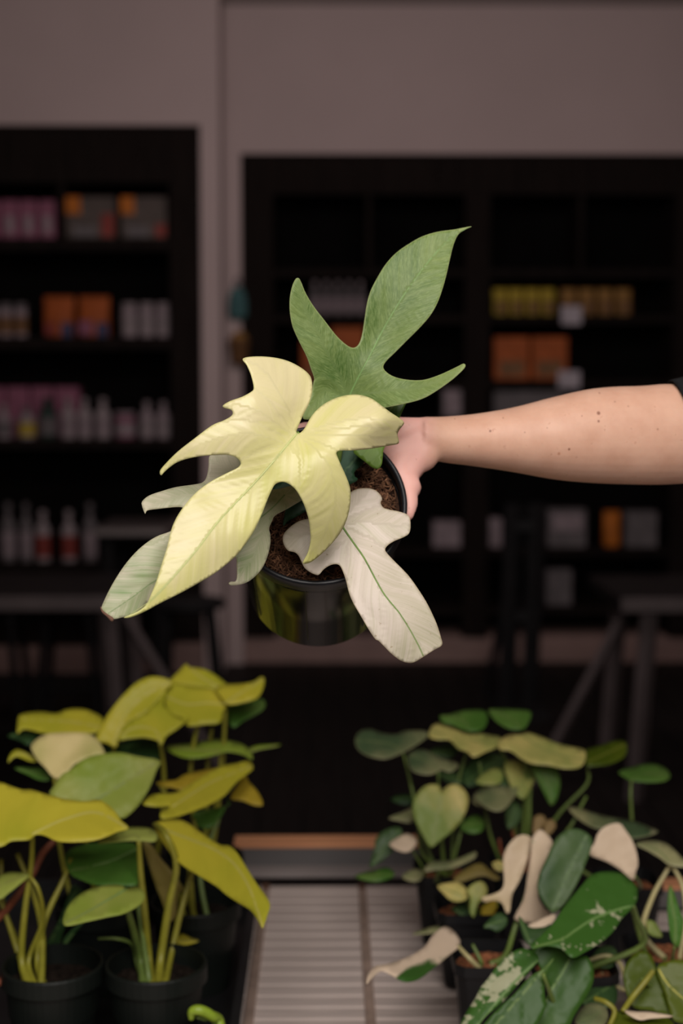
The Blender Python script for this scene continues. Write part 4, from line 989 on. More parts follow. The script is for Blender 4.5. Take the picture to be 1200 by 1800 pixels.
bleaf(tB, [(112, 1625), (112, 1610), (122, 1589), (143, 1570), (169, 1559), (194, 1555), (214, 1556), (221, 1562), (230, 1559), (245, 1560), (254, 1570), (252, 1583), (238, 1595), (215, 1606), (190, 1611), (150, 1620), (125, 1626)], [(222, 1563), (190, 1582), (150, 1605), (114, 1623)], 'goldgreen', 1.62, 0, -0.0012, 0, -0.15, RGR, [(150, 1590, .3), (220, 1575, .7), (200, 1600, .2), (180, 1590, 1.1)], [(248, 1690, 1.69), (236, 1640, 1.67), (225, 1600, 1.635)], 0.0045, root=rB + Vector((-0.012, -0.004, 0)), pm=M['pet_green'])
bleaf(tB, [(115, 1500), (150, 1483), (190, 1481), (232, 1481), (250, 1500), (247, 1530), (240, 1555), (210, 1556), (170, 1555), (145, 1547), (122, 1534)], [(245, 1490), (190, 1515), (125, 1530)], 'green', 1.73, 0, -0.0010, 0, -0.1, RGR, [(180, 1530, .1)], [(240, 1560, 1.74)], 0.003, root=rB + Vector((-0.006, 0.01, 0)), pm=M['pet_green'])
bleaf(tB, [(172, 1482), (188, 1472), (202, 1464), (216, 1456), (242, 1453), (267, 1457), (277, 1470), (270, 1479), (245, 1477), (215, 1478)], [(244, 1478), (236, 1468), (176, 1481)], 'goldgreen', 1.69, 0, -0.0016, 0, 0.05, None, [(220, 1465, .9)], [(262, 1690, 1.70), (254, 1600, 1.695), (247, 1530, 1.69)], 0.0045, root=rB + Vector((-0.002, 0, 0)))
bleaf(tB, c4([(200, 240), (260, 258), (340, 370), (430, 470), (492, 578), (450, 600), (440, 700), (430, 780), (385, 790), (330, 640), (290, 540), (240, 380)]), c4([(210, 245), (320, 420), (400, 780)]), 'brownish', 1.76, 0, 0, 0, -0.2)
petiole(tB, [rB + Vector((0.012, 0.01, 0)), P(300, 1680, 1.72), P(318, 1600, 1.74), P(338, 1530, 1.76), P(345, 1500, 1.78)], [0.0045, 0.0042, 0.004, 0.0036, 0.003], M['pet_gold'])
petiole(tB, [rB + Vector((-0.012, 0.004, 0)), P(240, 1690, 1.70), P(232, 1660, 1.69), P(205, 1650, 1.68), P(172, 1650, 1.68)], [0.003, 0.0028, 0.0024, 0.002, 0.0012], M['pet_green'])
# second row
tC, rC = bench_plant('golden_philodendron', 'chartreuse philodendron with mustard leaves in the second row right', 335, 1.88, 0.0615, 0.118, M['nursery'], M['soil_dark'], group=GP, seedk=23)
bleaf(tC, c2([(430, 845), (500, 832), (560, 828), (620, 790), (760, 760), (850, 748), (800, 790), (700, 850), (600, 890), (540, 880), (470, 870)]), c2([(440, 850), (620, 830), (840, 755)]), 'mustard', 1.90, 0, -0.0012, 0, 0, None, None, [(330, 1500, 1.87), (310, 1430, 1.87)], 0.003, root=rC)
bleaf(tC, c2([(950, 880), (1010, 790), (1040, 840), (1100, 910), (1085, 950), (1075, 995), (1000, 965), (920, 950)]), c2([(960, 900), (1085, 965)]), 'mustard', 1.92, 0, -0.0008, 0, -0.1)
bleaf(tC, c2([(340, 985), (390, 930), (480, 915), (560, 910), (640, 862), (740, 800), (850, 740), (960, 718), (1040, 702), (1068, 752), (1010, 800), (950, 850), (880, 930), (780, 990), (680, 1030), (560, 1070), (470, 1082), (458, 1045), (520, 1002), (420, 1004)]), c2([(540, 1003), (680, 910), (820, 830), (1060, 735)]), 'gold', 1.84, 0.0002, -0.0011, 0, -0.15, RG, [(330, 1390, .1), (420, 1350, .3), (270, 1405, .4)], [(312, 1560, 1.86), (306, 1480, 1.85)], 0.003, root=rC + Vector((-0.01, 0, 0)))
bleaf(tC, c2([(680, 1040), (800, 990), (880, 940), (900, 980), (850, 1080), (780, 1150), (700, 1130)]), c2([(690, 1050), (850, 1010)]), 'green', 1.92, 0, -0.0006, 0, -0.1, None, [(370, 1430, .1)])
bleaf(tC, [(308, 1655), (318, 1640), (335, 1648), (340, 1655), (325, 1660)], [(308, 1655), (338, 1654)], 'gold', 1.79, 0, -0.002, 0, 0, step=6)
petiole(tC, [rC + Vector((0.02, 0, 0)), P(352, 1540, 1.89), P(368, 1480, 1.90), P(385, 1440, 1.91)], [0.004, 0.0034, 0.003, 0.0026], M['pet_green'])
petiole(tC, [rC + Vector((0.004, 0, 0)), P(330, 1560, 1.87), P(345, 1500, 1.88), P(340, 1440, 1.88)], [0.004, 0.0034, 0.003, 0.0026], M['pet_gold'])
tC2, rC2 = bench_plant('golden_philodendron', 'chartreuse philodendron with a pale lime leaf in the second row left', 165, 1.88, 0.0615, 0.118, M['nursery'], M['soil_dark'], group=GP, seedk=24)
bleaf(tC2, [(88, 1398), (96, 1380), (108, 1362), (124, 1353), (138, 1340), (160, 1329), (190, 1324), (213, 1323), (245, 1330), (281, 1337), (275, 1353), (264, 1382), (248, 1409), (232, 1427), (216, 1438), (200, 1432), (184, 1420), (172, 1412), (130, 1412)], [(140, 1412), (172, 1404), (220, 1375), (278, 1338)], 'goldgreen', 1.80, 0.0001, -0.0005, 0, -0.3, RGR, [(150, 1360, .1), (120, 1390, .9), (260, 1345, 1.0), (240, 1400, .6), (200, 1360, .25)], [(165, 1560, 1.86), (150, 1470, 1.83)], 0.0036, root=rC2)
bleaf(tC2, c1([(270, 815), (330, 740), (420, 700), (600, 688), (760, 695), (850, 740), (900, 820), (915, 885), (780, 912), (660, 962), (590, 1040), (520, 1092), (460, 1072), (400, 1000), (330, 930)]), c1([(480, 1080), (560, 950), (800, 700)]), 'palegold', 1.88, 0, -0.0007, 0, -0.3, None, [(60, 1330, .6), (120, 1300, -.2), (100, 1340, .0), (160, 1320, .7)], [(120, 1560, 1.88), (100, 1450, 1.88)], 0.0034, root=rC2 + Vector((-0.02, 0, 0)))
bleaf(tC2, c1([(200, 1020), (260, 990), (330, 990), (400, 1010), (450, 1075), (420, 1110), (330, 1100), (250, 1060)]), c1([(440, 1080), (210, 1020)]), 'green', 1.90, 0, -0.0012, 0, 0, None, [(60, 1360, .2)])
bleaf(tC2, c1([(70, 950), (90, 880), (140, 835), (200, 850), (280, 890), (330, 940), (260, 940), (190, 910), (130, 900)]), c1([(320, 930), (180, 870), (80, 930)]), 'gold', 1.90, 0, -0.001, 0, 0, None, [(30, 1325, .6)])
bleaf(tC2, c3([(600, 640), (560, 760), (480, 960), (360, 1160), (330, 1250), (400, 1260), (480, 1200), (520, 1050), (600, 850), (700, 700)]), c3([(650, 660), (480, 1000), (350, 1240)]), 'dark', 1.80, 0, 0, 0, -0.2)
# back row
tD, rD = bench_plant('golden_philodendron', 'tall chartreuse philodendron at the back of the left block', 350, 2.07, 0.0610, 0.118, M['nursery'], M['soil_dark'], group=GP, seedk=25)
bleaf(tD, c2([(520, 185), (570, 120), (625, 62), (650, 84), (740, 95), (810, 130), (880, 185), (905, 215), (800, 235), (680, 218)]), c2([(870, 225), (740, 160), (628, 70)]), 'gold', 2.10, 0, -0.0008, 0, 0.1, None, [(340, 1170, .2), (370, 1190, .6)])
bleaf(tD, c2([(495, 200), (560, 190), (680, 213), (800, 225), (880, 290), (905, 330), (870, 372), (850, 450), (750, 462), (640, 472), (600, 420), (520, 385), (480, 300)]), c2([(885, 330), (760, 320), (630, 330), (500, 280)]), 'gold', 2.04, 0, -0.0009, 0, -0.1, RG, [(300, 1230, .6), (340, 1250, .5), (385, 1225, -.2), (380, 1260, .7)], [(372, 1480, 2.06), (390, 1350, 2.05)], 0.0044, root=rD + Vector((0.02, 0, 0)))
bleaf(tD, c2([(820, 228), (880, 200), (980, 195), (1070, 180), (1120, 148), (1142, 165), (1130, 230), (1090, 290), (1000, 318), (910, 332), (870, 300)]), c2([(880, 325), (970, 265), (1130, 165)]), 'gold', 2.05, 0, -0.0010, 0, -0.05, RG, [(420, 1210, .0), (450, 1200, .3)])
bleaf(tD, c2([(900, 342), (1000, 325), (1110, 290), (1148, 320), (1130, 365), (1060, 410), (1000, 440), (940, 482), (900, 430)]), c2([(905, 360), (1000, 370), (1140, 325)]), 'green', 2.09, 0, -0.0010, 0, 0, None, [(420, 1260, .1), (455, 1240, .9)])
bleaf(tD, c2([(500, 602), (650, 588), (800, 560), (900, 568), (990, 590), (1050, 640), (1062, 692), (1000, 660), (900, 642), (820, 662), (720, 682), (620, 682), (520, 642)]), c2([(850, 640), (700, 630), (505, 610)]), 'goldgreen', 2.03, 0, -0.0016, 0, 0, None, [(330, 1320, .0), (420, 1320, .2)], [(384, 1420, 2.05)], 0.003, root=rD + Vector((0.01, -0.01, 0)))
bleaf(tD, c2([(1040, 625), (1100, 600), (1190, 600), (1200, 612), (1120, 625), (1050, 645)]), c2([(1045, 635), (1195, 606)]), 'goldgreen', 2.10, 0, -0.001, 0, 0, step=6)
petiole(tD, [rD, P(342, 1450, 2.05), P(335, 1350, 2.04), P(348, 1270, 2.03)], [0.004, 0.0036, 0.0034, 0.003], M['pet_gold'])
petiole(tD, [rD + Vector((0.005, 0, 0)), P(362, 1440, 2.06), P(365, 1340, 2.06), P(372, 1280, 2.06)], [0.004, 0.0034, 0.003, 0.0026], M['pet_gold'])
tD2, rD2 = bench_plant('golden_philodendron', 'chartreuse philodendron with an upright folded leaf at the back left', 200, 2.07, 0.0610, 0.118, M['nursery'], M['soil_dark'], group=GP, seedk=26)
bleaf(tD2, c1([(160, 560), (180, 530), (260, 510), (370, 505), (490, 520), (570, 490), (660, 475), (770, 490), (860, 530), (905, 570), (880, 640), (830, 692), (600, 700), (400, 695), (250, 660), (195, 662), (150, 692)]), c1([(880, 640), (600, 590), (170, 570)]), 'gold', 2.06, 0, -0.0012, 0, 0.05, None, [(50, 1270, .4), (90, 1270, .5), (140, 1265, .1)])
bleaf(tD2, c1([(130, 700), (220, 670), (360, 690), (300, 760), (250, 800), (180, 760)]), c1([(340, 700), (140, 710)]), 'dark', 2.06, 0, -0.001, 0, 0)
bleaf(tD2, c2([(30, 560), (90, 430), (160, 330), (240, 240), (310, 180), (390, 148), (470, 153), (535, 185), (490, 240), (430, 330), (330, 415), (225, 470), (185, 540), (165, 610), (100, 585)]), c2([(150, 590), (210, 430), (330, 290), (520, 185)]), 'gold', 2.03, 0, -0.0005, 0, -0.3, RG, [(200, 1280, .0), (230, 1220, .4), (280, 1200, .3), (270, 1240, .6)], [(205, 1480, 2.05), (200, 1380, 2.04)], 0.0036, root=rD2)
bleaf(tD2, c2([(180, 560), (230, 455), (340, 395), (440, 300), (500, 240), (480, 340), (600, 428), (660, 408), (570, 490), (495, 540), (465, 600), (440, 570), (350, 548), (250, 556)]), c2([(455, 580), (420, 500), (300, 480), (200, 530)]), 'gold', 2.00, 0, -0.0008, 0, -0.1, RG, [(230, 1280, .7), (270, 1270, .2), (290, 1260, .6), (285, 1240, .9)], [(285, 1450, 2.02), (288, 1360, 2.01)], 0.0040, root=rD2 + Vector((0.05, 0, 0)))
bleaf(tD2, c2([(165, 575), (300, 553), (420, 568), (455, 640), (430, 700), (300, 680), (160, 655)]), c2([(440, 590), (170, 610)]), 'dark', 2.04, 0, -0.001, 0, 0, None, None)
# fresh shoot poking up at the front edge
tS, rS = bench_plant('plant_cutting', 'small bright green curled shoot at the bottom edge', 392, 1.52, 0.030, 0.05, M['nursery'], M['soil'], seedk=31)
petiole(tS, [rS, P(388, 1806, 1.585), P(372, 1786, 1.58), P(352, 1776, 1.575), P(338, 1778, 1.575), P(336, 1792, 1.575)], [0.0045, 0.0055, 0.006, 0.0062, 0.0055, 0.003], plain('shoot_green', (0.28, 0.40, 0.03), 0.4, 0.2, 40), 'shoot')
petiole(tS, [rS, P(378, 1800, 1.59), P(360, 1790, 1.585), P(346, 1788, 1.58)], [0.003, 0.0036, 0.0036, 0.002], M['pet_green'], 'shoot')
# tray edge beside the pots
tr = thing('plant_tray', 'black plastic tray holding the chartreuse philodendrons', 'tray', (-0.52, 1.9, BH + 0.0012))
x0t, x1t, y0t, y1t = -0.80, -0.118, 1.56, 2.19
box('base', (x0t, y0t, BH + 0.0044), (x1t, y1t, BH + 0.0058), M['tray'], tr)
for a, b in (((x0t, y0t), (x0t + 0.004, y1t)), ((x1t - 0.004, y0t), (x1t, y1t)), ((x0t, y0t), (x1t, y0t + 0.004)), ((x0t, y1t - 0.004), (x1t, y1t))):
    box('tray_side', (a[0], a[1], BH + 0.0058), (b[0], b[1], BH + 0.045), M['tray'], tr)
box('tray_lip', (x1t - 0.004, y0t, BH + 0.045), (x1t + 0.008, y1t, BH + 0.0475), M['tray'], tr)

# right block: variegated plants in black square pots
VP = 'variegated plants in square black pots'
def vplant(label, px, Y, seedk, r=0.047):
    return bench_plant('variegated_plant', label, px, Y, r, 0.105, M['blackplastic2'], M['soil_red'], True, group=VP, seedk=seedk)
M['blackplastic2'] = plain('black_square_pot', (0.008, 0.008, 0.009), 0.5, 0.2, 20, spec=0.2)
PG, PP = M['pet_green'], M['pet_pale']
t1, r1 = vplant('variegated plant with a light green heart leaf at the back left of its block', 788, 2.05, 41)
bleaf(t1, c5([(95, 330), (120, 270), (190, 245), (270, 270), (380, 285), (440, 260), (560, 255), (612, 275), (590, 310), (520, 360), (430, 410), (330, 450), (260, 452), (180, 430), (120, 390)]), c5([(430, 400), (340, 350), (110, 320)]), 'greyg', 2.08, 0, -0.0014, 0, 0.05, None, [(640, 1300, .0), (700, 1325, .4), (740, 1290, .5), (660, 1290, .0), (690, 1305, -.2), (670, 1330, .5)], [(740, 1460, 2.06), (720, 1370, 2.06)], 0.0024, PG, root=r1 + Vector((-0.01, 0, 0)))
bleaf(t1, c5([(465, 450), (500, 400), (580, 390), (660, 430), (720, 460), (800, 478), (818, 510), (760, 548), (700, 530), (640, 562), (560, 562), (490, 530)]), c5([(680, 540), (620, 480), (480, 430)]), 'greyg', 2.04, 0, -0.0014, 0, 0, None, [(740, 1335, -.1), (760, 1355, .7), (790, 1350, .5)], [(772, 1430, 2.04)], 0.0024, PG, root=r1)
bleaf(t1, c5([(702, 690), (690, 650), (650, 634), (590, 645), (540, 690), (506, 750), (500, 830), (530, 920), (570, 990), (610, 1062), (640, 1075), (690, 1032), (780, 962), (840, 890), (880, 810), (892, 730), (860, 670), (810, 634), (760, 640), (722, 665)]), c5([(703, 692), (690, 780), (660, 920), (638, 1072)]), 'mottle', 1.99, 0, -0.0004, 0, -0.2, None, [(760, 1480, -.5), (745, 1440, -.5), (790, 1390, .9), (770, 1410, .4), (740, 1390, .2), (810, 1410, .8), (790, 1440, .0)], [(776, 1480, 2.03), (780, 1400, 2.02)], 0.0024, PG, root=r1)
bleaf(t1, c5([(690, 150), (760, 143), (830, 120), (920, 108), (1000, 115), (1028, 170), (1000, 240), (930, 262), (850, 247), (780, 215), (715, 200)]), c5([(900, 250), (850, 180), (700, 155)]), 'green', 2.10, 0, -0.0014, 0, 0, None, [(800, 1260, .6), (840, 1265, .1)], [(800, 1400, 2.08), (820, 1320, 2.09)], 0.0024, PG, root=r1 + Vector((0.01, 0.01, 0)))
bleaf(t1, c5([(240, 1020), (300, 960), (395, 935), (425, 975), (380, 1080), (290, 1165), (245, 1160), (232, 1090)]), c5([(410, 960), (330, 1040), (255, 1150)]), 'dark', 2.00, 0, -0.0005, 0, -0.2, None, [(680, 1480, .5)], [(740, 1520, 2.03)], 0.002, PG, root=r1 + Vector((-0.03, 0, 0)))
bleaf(t1, c5([(378, 1045), (410, 1000), (460, 980), (515, 1010), (526, 1050), (480, 1105), (410, 1105)]), c5([(520, 1040), (385, 1050)]), 'cream', 1.98, 0, -0.0008, 0, 0)
bleaf(t1, c5([(375, 860), (430, 830), (500, 800), (520, 860), (480, 905), (400, 890)]), c5([(510, 850), (380, 865)]), 'greyg', 2.04, 0, -0.001, 0, 0, None, [(710, 1435, .7)])
bleaf(t1, c5([(380, 720), (440, 700), (500, 715), (495, 770), (420, 775)]), c5([(490, 730), (385, 735)]), 'dark', 2.12, 0, -0.001, 0, 0)
bleaf(t1, c7([(80, 232), (170, 190), (245, 178), (295, 230), (210, 272), (120, 275)]), c7([(290, 230), (90, 235)]), 'green', 1.99, 0, -0.0012, 0, 0, None, [(650, 1540, .8), (685, 1535, -.2)])
bleaf(t1, c7([(378, 230), (430, 188), (495, 215), (470, 270), (400, 275)]), c7([(490, 225), (385, 235)]), 'greyg', 1.97, 0, -0.001, 0, 0, None, [(725, 1535, .8)])
bleaf(t1, c7([(500, 205), (540, 142), (620, 132), (700, 128), (780, 100), (862, 66), (858, 110), (780, 152), (700, 182), (600, 192)]), c7([(620, 190), (700, 150), (860, 75)]), 'greyg', 1.94, 0, -0.0012, 0, 0, None, [(760, 1520, .6), (805, 1515, 1.1), (780, 1520, .4)], [(765, 1550, 1.97)], 0.0022, PG, root=r1)
bleaf(t1, c5([(920, 740), (960, 680), (1050, 650), (1150, 650), (1205, 715), (1160, 790), (1040, 800), (950, 780)]), c5([(1040, 790), (1080, 720), (1190, 690)]), 'greyg', 2.02, 0, -0.0012, 0, 0, None, [(850, 1390, .0), (850, 1410, .8), (890, 1400, .7)])
for (a, b, cc) in (((742, 1500), (735, 1440), (722, 1380)), ((800, 1500), (812, 1440), (806, 1380)), ((690, 1510), (0, 0), (0, 0))):
    if b[0]: petiole(t1, [r1 + Vector((0.004, 0, 0)), P(*a, 2.03), P(*b, 2.04), P(*cc, 2.05)], [0.0026, 0.0024, 0.0022, 0.002], PG)
t2, r2 = vplant('variegated plant with large yellow-mottled leaves at the back of its block', 922, 2.07, 42)
bleaf(t2, c5([(612, 295), (640, 222), (700, 203), (780, 228), (860, 258), (950, 268), (1050, 288), (1110, 300), (1130, 350), (1080, 380), (1020, 402), (930, 442), (880, 402), (820, 382), (760, 322), (680, 320)]), c5([(1080, 350), (900, 320), (640, 260)]), 'mottle', 2.07, 0, -0.0014, 0, 0, None, [(770, 1285, .9), (800, 1305, .5), (830, 1310, .8), (850, 1300, .2)], [(905, 1430, 2.07), (890, 1340, 2.07)], 0.0028, PG, root=r2 + Vector((-0.01, 0, 0)))
bleaf(t2, c6([(-5, 95), (60, 90), (150, 93), (255, 108), (240, 180), (205, 217), (130, 217), (60, 182), (15, 140)]), c6([(190, 210), (130, 150), (0, 100)]), 'green', 2.12, 0, -0.0014, 0, 0, None, [(900, 1260, .6), (920, 1250, .2)])
bleaf(t2, c6([(55, 295), (120, 253), (195, 250), (240, 238), (330, 268), (430, 308), (520, 328), (588, 345), (595, 400), (562, 452), (470, 462), (370, 442), (270, 432), (200, 402), (130, 352), (65, 342)]), c6([(215, 265), (330, 340), (470, 390), (585, 400)]), 'mottle', 2.02, 0, -0.0012, 0, -0.1, None, [(885, 1305, .9), (900, 1320, .7), (960, 1330, .55), (1010, 1335, .6), (930, 1320, .5)], [(922, 1440, 2.06), (925, 1360, 2.05)], 0.0042, PG, root=r2)
bleaf(t2, c6([(590, 350), (680, 320), (760, 293), (830, 288), (855, 330), (832, 392), (750, 432), (660, 447), (600, 442)]), c6([(610, 420), (720, 370), (845, 310)]), 'olive', 2.06, 0, -0.0012, 0, 0, None, [(1060, 1320, -.2), (1090, 1320, .6)], [(975, 1440, 2.06), (1030, 1380, 2.06), (1032, 1350, 2.06)], 0.0026, PG, root=r2 + Vector((0.015, 0, 0)))
bleaf(t2, c6([(265, 440), (350, 450), (410, 452), (438, 540), (422, 640), (385, 692), (350, 640), (310, 560), (280, 500)]), c6([(320, 450), (360, 540), (385, 688)]), 'green', 2.03, 0, -0.0002, 0, -0.1, None, [(960, 1370, .6), (970, 1400, .2)])
bleaf(t2, c6([(95, 425), (200, 418), (280, 500), (262, 570), (180, 605), (120, 545)]), c6([(200, 425), (200, 590)]), 'mottle', 2.05, 0, -0.0006, 0, -0.1, None, [(910, 1350, .4), (920, 1380, .1)])
bleaf(t2, c5([(850, 560), (900, 470), (1000, 420), (1120, 430), (1200, 500), (1180, 600), (1080, 640), (960, 640), (880, 650)]), c5([(1100, 440), (1000, 530), (870, 620)]), 'dark', 2.09, 0, -0.0008, 0, 0, None, [(830, 1370, .2), (880, 1350, .9)])
bleaf(t2, c5([(640, 400), (700, 350), (780, 340), (830, 390), (760, 450), (680, 440)]), c5([(800, 400), (660, 410)]), 'dark', 2.12, 0, -0.0010, 0, 0, None, [(780, 1320, .6)])
petiole(t2, [r2 + Vector((0.004, 0, 0)), P(928, 1460, 2.05), P(930, 1400, 2.05), P(935, 1340, 2.05)], [0.004, 0.0038, 0.0034, 0.003], PG)
petiole(t2, [r2 + Vector((-0.02, 0, 0)), P(862, 1470, 2.05), P(850, 1400, 2.06), P(842, 1340, 2.06)], [0.0028, 0.0026, 0.0024, 0.002], PG)
t3, r3 = vplant('low variegated plant with small yellowish leaves in the middle row', 830, 1.90, 43)
bleaf(t3, c7([(635, 360), (650, 310), (690, 282), (745, 285), (800, 335), (800, 400), (740, 420), (680, 405)]), c7([(795, 390), (650, 330)]), 'mottle', 1.87, 0, -0.0006, 0, 0, None, [(785, 1560, 1.2), (800, 1575, .7)], [(825, 1600, 1.89)], 0.002, PG, root=r3)
bleaf(t3, c7([(705, 265), (760, 210), (830, 165), (900, 148), (960, 195), (1035, 250), (1000, 270), (930, 240), (850, 252), (760, 282)]), c7([(1000, 255), (880, 200), (720, 262)]), 'brownish', 1.90, 0, -0.0008, 0, 0, None, [(830, 1530, .2)])
bleaf(t3, c7([(800, 340), (850, 290), (910, 278), (945, 330), (925, 400), (880, 430), (850, 530), (820, 480), (825, 400)]), c7([(840, 500), (880, 300)]), 'mottle', 1.86, 0, -0.0004, 0, -0.1, None, [(840, 1560, .5), (830, 1600, .1)])
bleaf(t3, c7([(465, 635), (520, 605), (590, 588), (640, 600), (600, 630), (540, 642)]), c7([(635, 602), (475, 635)]), 'greyg', 1.86, 0, -0.0016, 0, 0, None, [(750, 1635, .9)], step=6)
bleaf(t3, c7([(720, 480), (790, 430), (850, 470), (840, 560), (760, 520)]), c7([(840, 550), (730, 485)]), 'dark', 1.89, 0, -0.0006, 0, 0, None, [(810, 1600, .3)])
bleaf(t3, c7([(900, 470), (960, 420), (1010, 440), (990, 510), (930, 560)]), c7([(930, 550), (1000, 440)]), 'mustard', 1.88, 0, -0.0006, 0, 0)
bleaf(t3, c7([(990, 170), (1030, 130), (1070, 160), (1060, 200), (1010, 200)]), c7([(1060, 190), (1000, 160)]), 'mottle', 1.92, 0, -0.0006, 0, 0, None, [(870, 1520, 1.)], step=6)
for a, b in (((850, 1590), (846, 1560)), ((838, 1600), (822, 1580)), ((868, 1600), (880, 1570))):
    petiole(t3, [r3 + Vector((0.01, 0, 0)), P(*a, 1.89), P(*b, 1.88)], [0.0026, 0.0024, 0.002], PG)
t4, r4 = vplant('white variegated plant with a drooping half-cream leaf reaching over the slats', 868, 1.725, 44)
bleaf(t4, c7([(98, 995), (108, 930), (160, 872), (250, 855), (380, 810), (500, 740), (550, 670), (610, 610), (660, 594), (712, 630), (752, 690), (742, 740), (680, 790), (610, 850), (560, 890), (500, 940), (430, 975), (350, 978), (270, 932), (200, 905), (145, 945)]), c7([(738, 730), (600, 790), (460, 860), (320, 890), (190, 885), (104, 985)]), 'half', 1.66, 0.0004, -0.0013, 0, -0.15, None, [(780, 1645, -.6), (740, 1680, -.5), (680, 1705, -.5), (650, 1715, -.5), (765, 1700, 1.2), (735, 1712, 2.2), (700, 1722, 1.0), (715, 1715, 1.5), (790, 1668, .3), (772, 1692, -.6), (757, 1708, 1.4), (750, 1690, 1.4), (720, 1722, 2.0), (775, 1688, .9), (700, 1694, -2), (720, 1688, -2), (740, 1677, -2), (752, 1664, -2), (680, 1702, -1.5), (735, 1692, .7), (715, 1700, .6), (725, 1700, 1.2)], [(855, 1712, 1.71), (825, 1685, 1.70)], 0.0036, PP, root=r4 + Vector((0.004, 0, 0)))
bleaf(t4, [(846, 1577), (866, 1572), (882, 1563), (886, 1548), (884, 1520), (886, 1500), (897, 1480), (914, 1468), (928, 1469), (935, 1477), (930, 1500), (922, 1525), (912, 1550), (900, 1572), (896, 1600), (890, 1605), (882, 1588), (868, 1583), (852, 1586)], [(933, 1478), (912, 1520), (893, 1600)], 'cream', 1.78, 0, -0.0003, 0, -0.2, None, [(860, 1578, 1.2), (900, 1500, .1), (910, 1490, .4), (890, 1560, .5)])
bleaf(t4, [(935, 1476), (941, 1464), (949, 1458), (961, 1466), (971, 1481), (966, 1500), (956, 1520), (948, 1545), (946, 1575), (956, 1595), (968, 1606), (962, 1618), (930, 1622), (905, 1617), (908, 1603), (920, 1580), (926, 1545), (931, 1510)], [(937, 1478), (938, 1540), (935, 1618)], 'cream', 1.77, 0, -0.0002, 0, 0.25, None, [(940, 1560, .2), (930, 1600, -.2)], [(888, 1680, 1.74), (905, 1630, 1.77), (935, 1540, 1.79)], 0.0036, PG, root=r4 + Vector((0.002, 0.004, 0)))
petiole(t4, [r4 + Vector((-0.01, 0, 0)), P(845, 1690, 1.72), P(830, 1660, 1.73)], [0.003, 0.0026, 0.002], PG)
t5, r5 = vplant('monstera-like plant with big green white-flecked leaves at the front right', 1020, 1.70, 45, 0.052)
bleaf(t5, [(944, 1560), (949, 1533), (960, 1510), (972, 1482), (985, 1466), (1000, 1458), (1015, 1457), (1032, 1465), (1041, 1478), (1036, 1500), (1030, 1515), (1020, 1540), (1010, 1560), (995, 1585), (975, 1604), (966, 1600), (952, 1582)], [(1030, 1470), (1000, 1530), (970, 1602)], 'dark', 1.72, 0, -0.0004, 0, -0.25, None, [(960, 1540, .2), (1000, 1560, 1.4), (1005, 1490, .9), (980, 1590, 1.2), (1025, 1480, .6), (960, 1580, .4)])
bleaf(t5, c8([(888, 282), (800, 210), (700, 193), (600, 215), (530, 290), (470, 360), (400, 450), (340, 540), (270, 610), (198, 682), (220, 702), (300, 684), (400, 702), (470, 762), (560, 722), (660, 660), (740, 590), (800, 500), (850, 450), (895, 390), (900, 330)]), c8([(872, 420), (740, 455), (600, 512), (480, 590), (400, 642), (212, 692)]), 'varieg', 1.60, 0.0002, -0.0008, 0, -0.2, RGR, [(1060, 1560, -.3), (1000, 1620, -.2), (1050, 1608, .55), (1080, 1600, .45), (1020, 1660, .4), (960, 1650, .3), (1030, 1640, .1), (1100, 1590, .0), (985, 1655, .35)], [(1040, 1700, 1.69), (1130, 1660, 1.68), (1118, 1610, 1.65)], 0.0036, PG, root=r5 + Vector((0.02, 0, 0)))
bleaf(t5, c8([(120, 520), (190, 560), (280, 560), (330, 540), (280, 620), (200, 685), (150, 630)]), c8([(200, 680), (140, 540)]), 'dark', 1.66, 0, -0.0006, 0, 0, None, [(930, 1640, .3)])
bleaf(t5, c8([(190, 545), (260, 510), (350, 475), (355, 510), (300, 565), (240, 565)]), c8([(340, 490), (200, 545)]), 'cream', 1.68, 0, -0.0006, 0, 0)
bleaf(t5, c8([(205, 705), (330, 664), (440, 702), (470, 765), (560, 750), (602, 810), (612, 900), (582, 990), (530, 1072), (480, 1150), (420, 1230), (150, 1230), (250, 1100), (320, 980), (285, 880)]), c8([(452, 775), (400, 870), (340, 965), (220, 1215)]), 'deepgreen', 1.56, 0, -0.0003, 0, -0.25, RGR, [(960, 1680, -.3), (1000, 1700, -.3), (1020, 1740, -.2), (980, 1760, .0), (970, 1790, .3)], None)
bleaf(t5, [(808, 1803), (820, 1778), (835, 1755), (845, 1735), (860, 1717), (875, 1695), (895, 1677), (917, 1667), (936, 1672), (947, 1685), (933, 1704), (915, 1725), (896, 1747), (880, 1765), (850, 1790), (835, 1818), (808, 1834)], [(945, 1688), (905, 1725), (870, 1765), (815, 1830)], 'varieg', 1.54, 0, -0.0004, 0, 0.3, RGR, [(895, 1715, 1.0), (880, 1725, .95), (870, 1735, .9), (850, 1760, .8), (845, 1775, .5), (920, 1690, .0), (930, 1700, -.1), (860, 1780, -.2), (900, 1740, .0), (870, 1705, .1), (905, 1700, .8)], None)
bleaf(t5, [(974, 1683), (955, 1702), (930, 1718), (903, 1748), (870, 1778), (845, 1808), (835, 1834), (900, 1830), (940, 1805), (958, 1772), (956, 1735), (962, 1706)], [(970, 1687), (920, 1745), (850, 1825)], 'deepgreen', 1.525, 0, -0.0003, 0, -0.2, None, [(960, 1695, .6), (920, 1780, -.5), (880, 1790, -.3)], None)
petiole(t5, [r5 + Vector((-0.01, -0.02, 0)), P(985, 1800, 1.60), P(972, 1760, 1.55), P(954, 1712, 1.522)], [0.004, 0.0034, 0.003, 0.0022], PG)
petiole(t5, [r5 + Vector((0.0, -0.01, 0)), P(1030, 1740, 1.66), P(1015, 1700, 1.62), P(1001, 1688, 1.575)], [0.004, 0.0034, 0.003, 0.0022], PG)
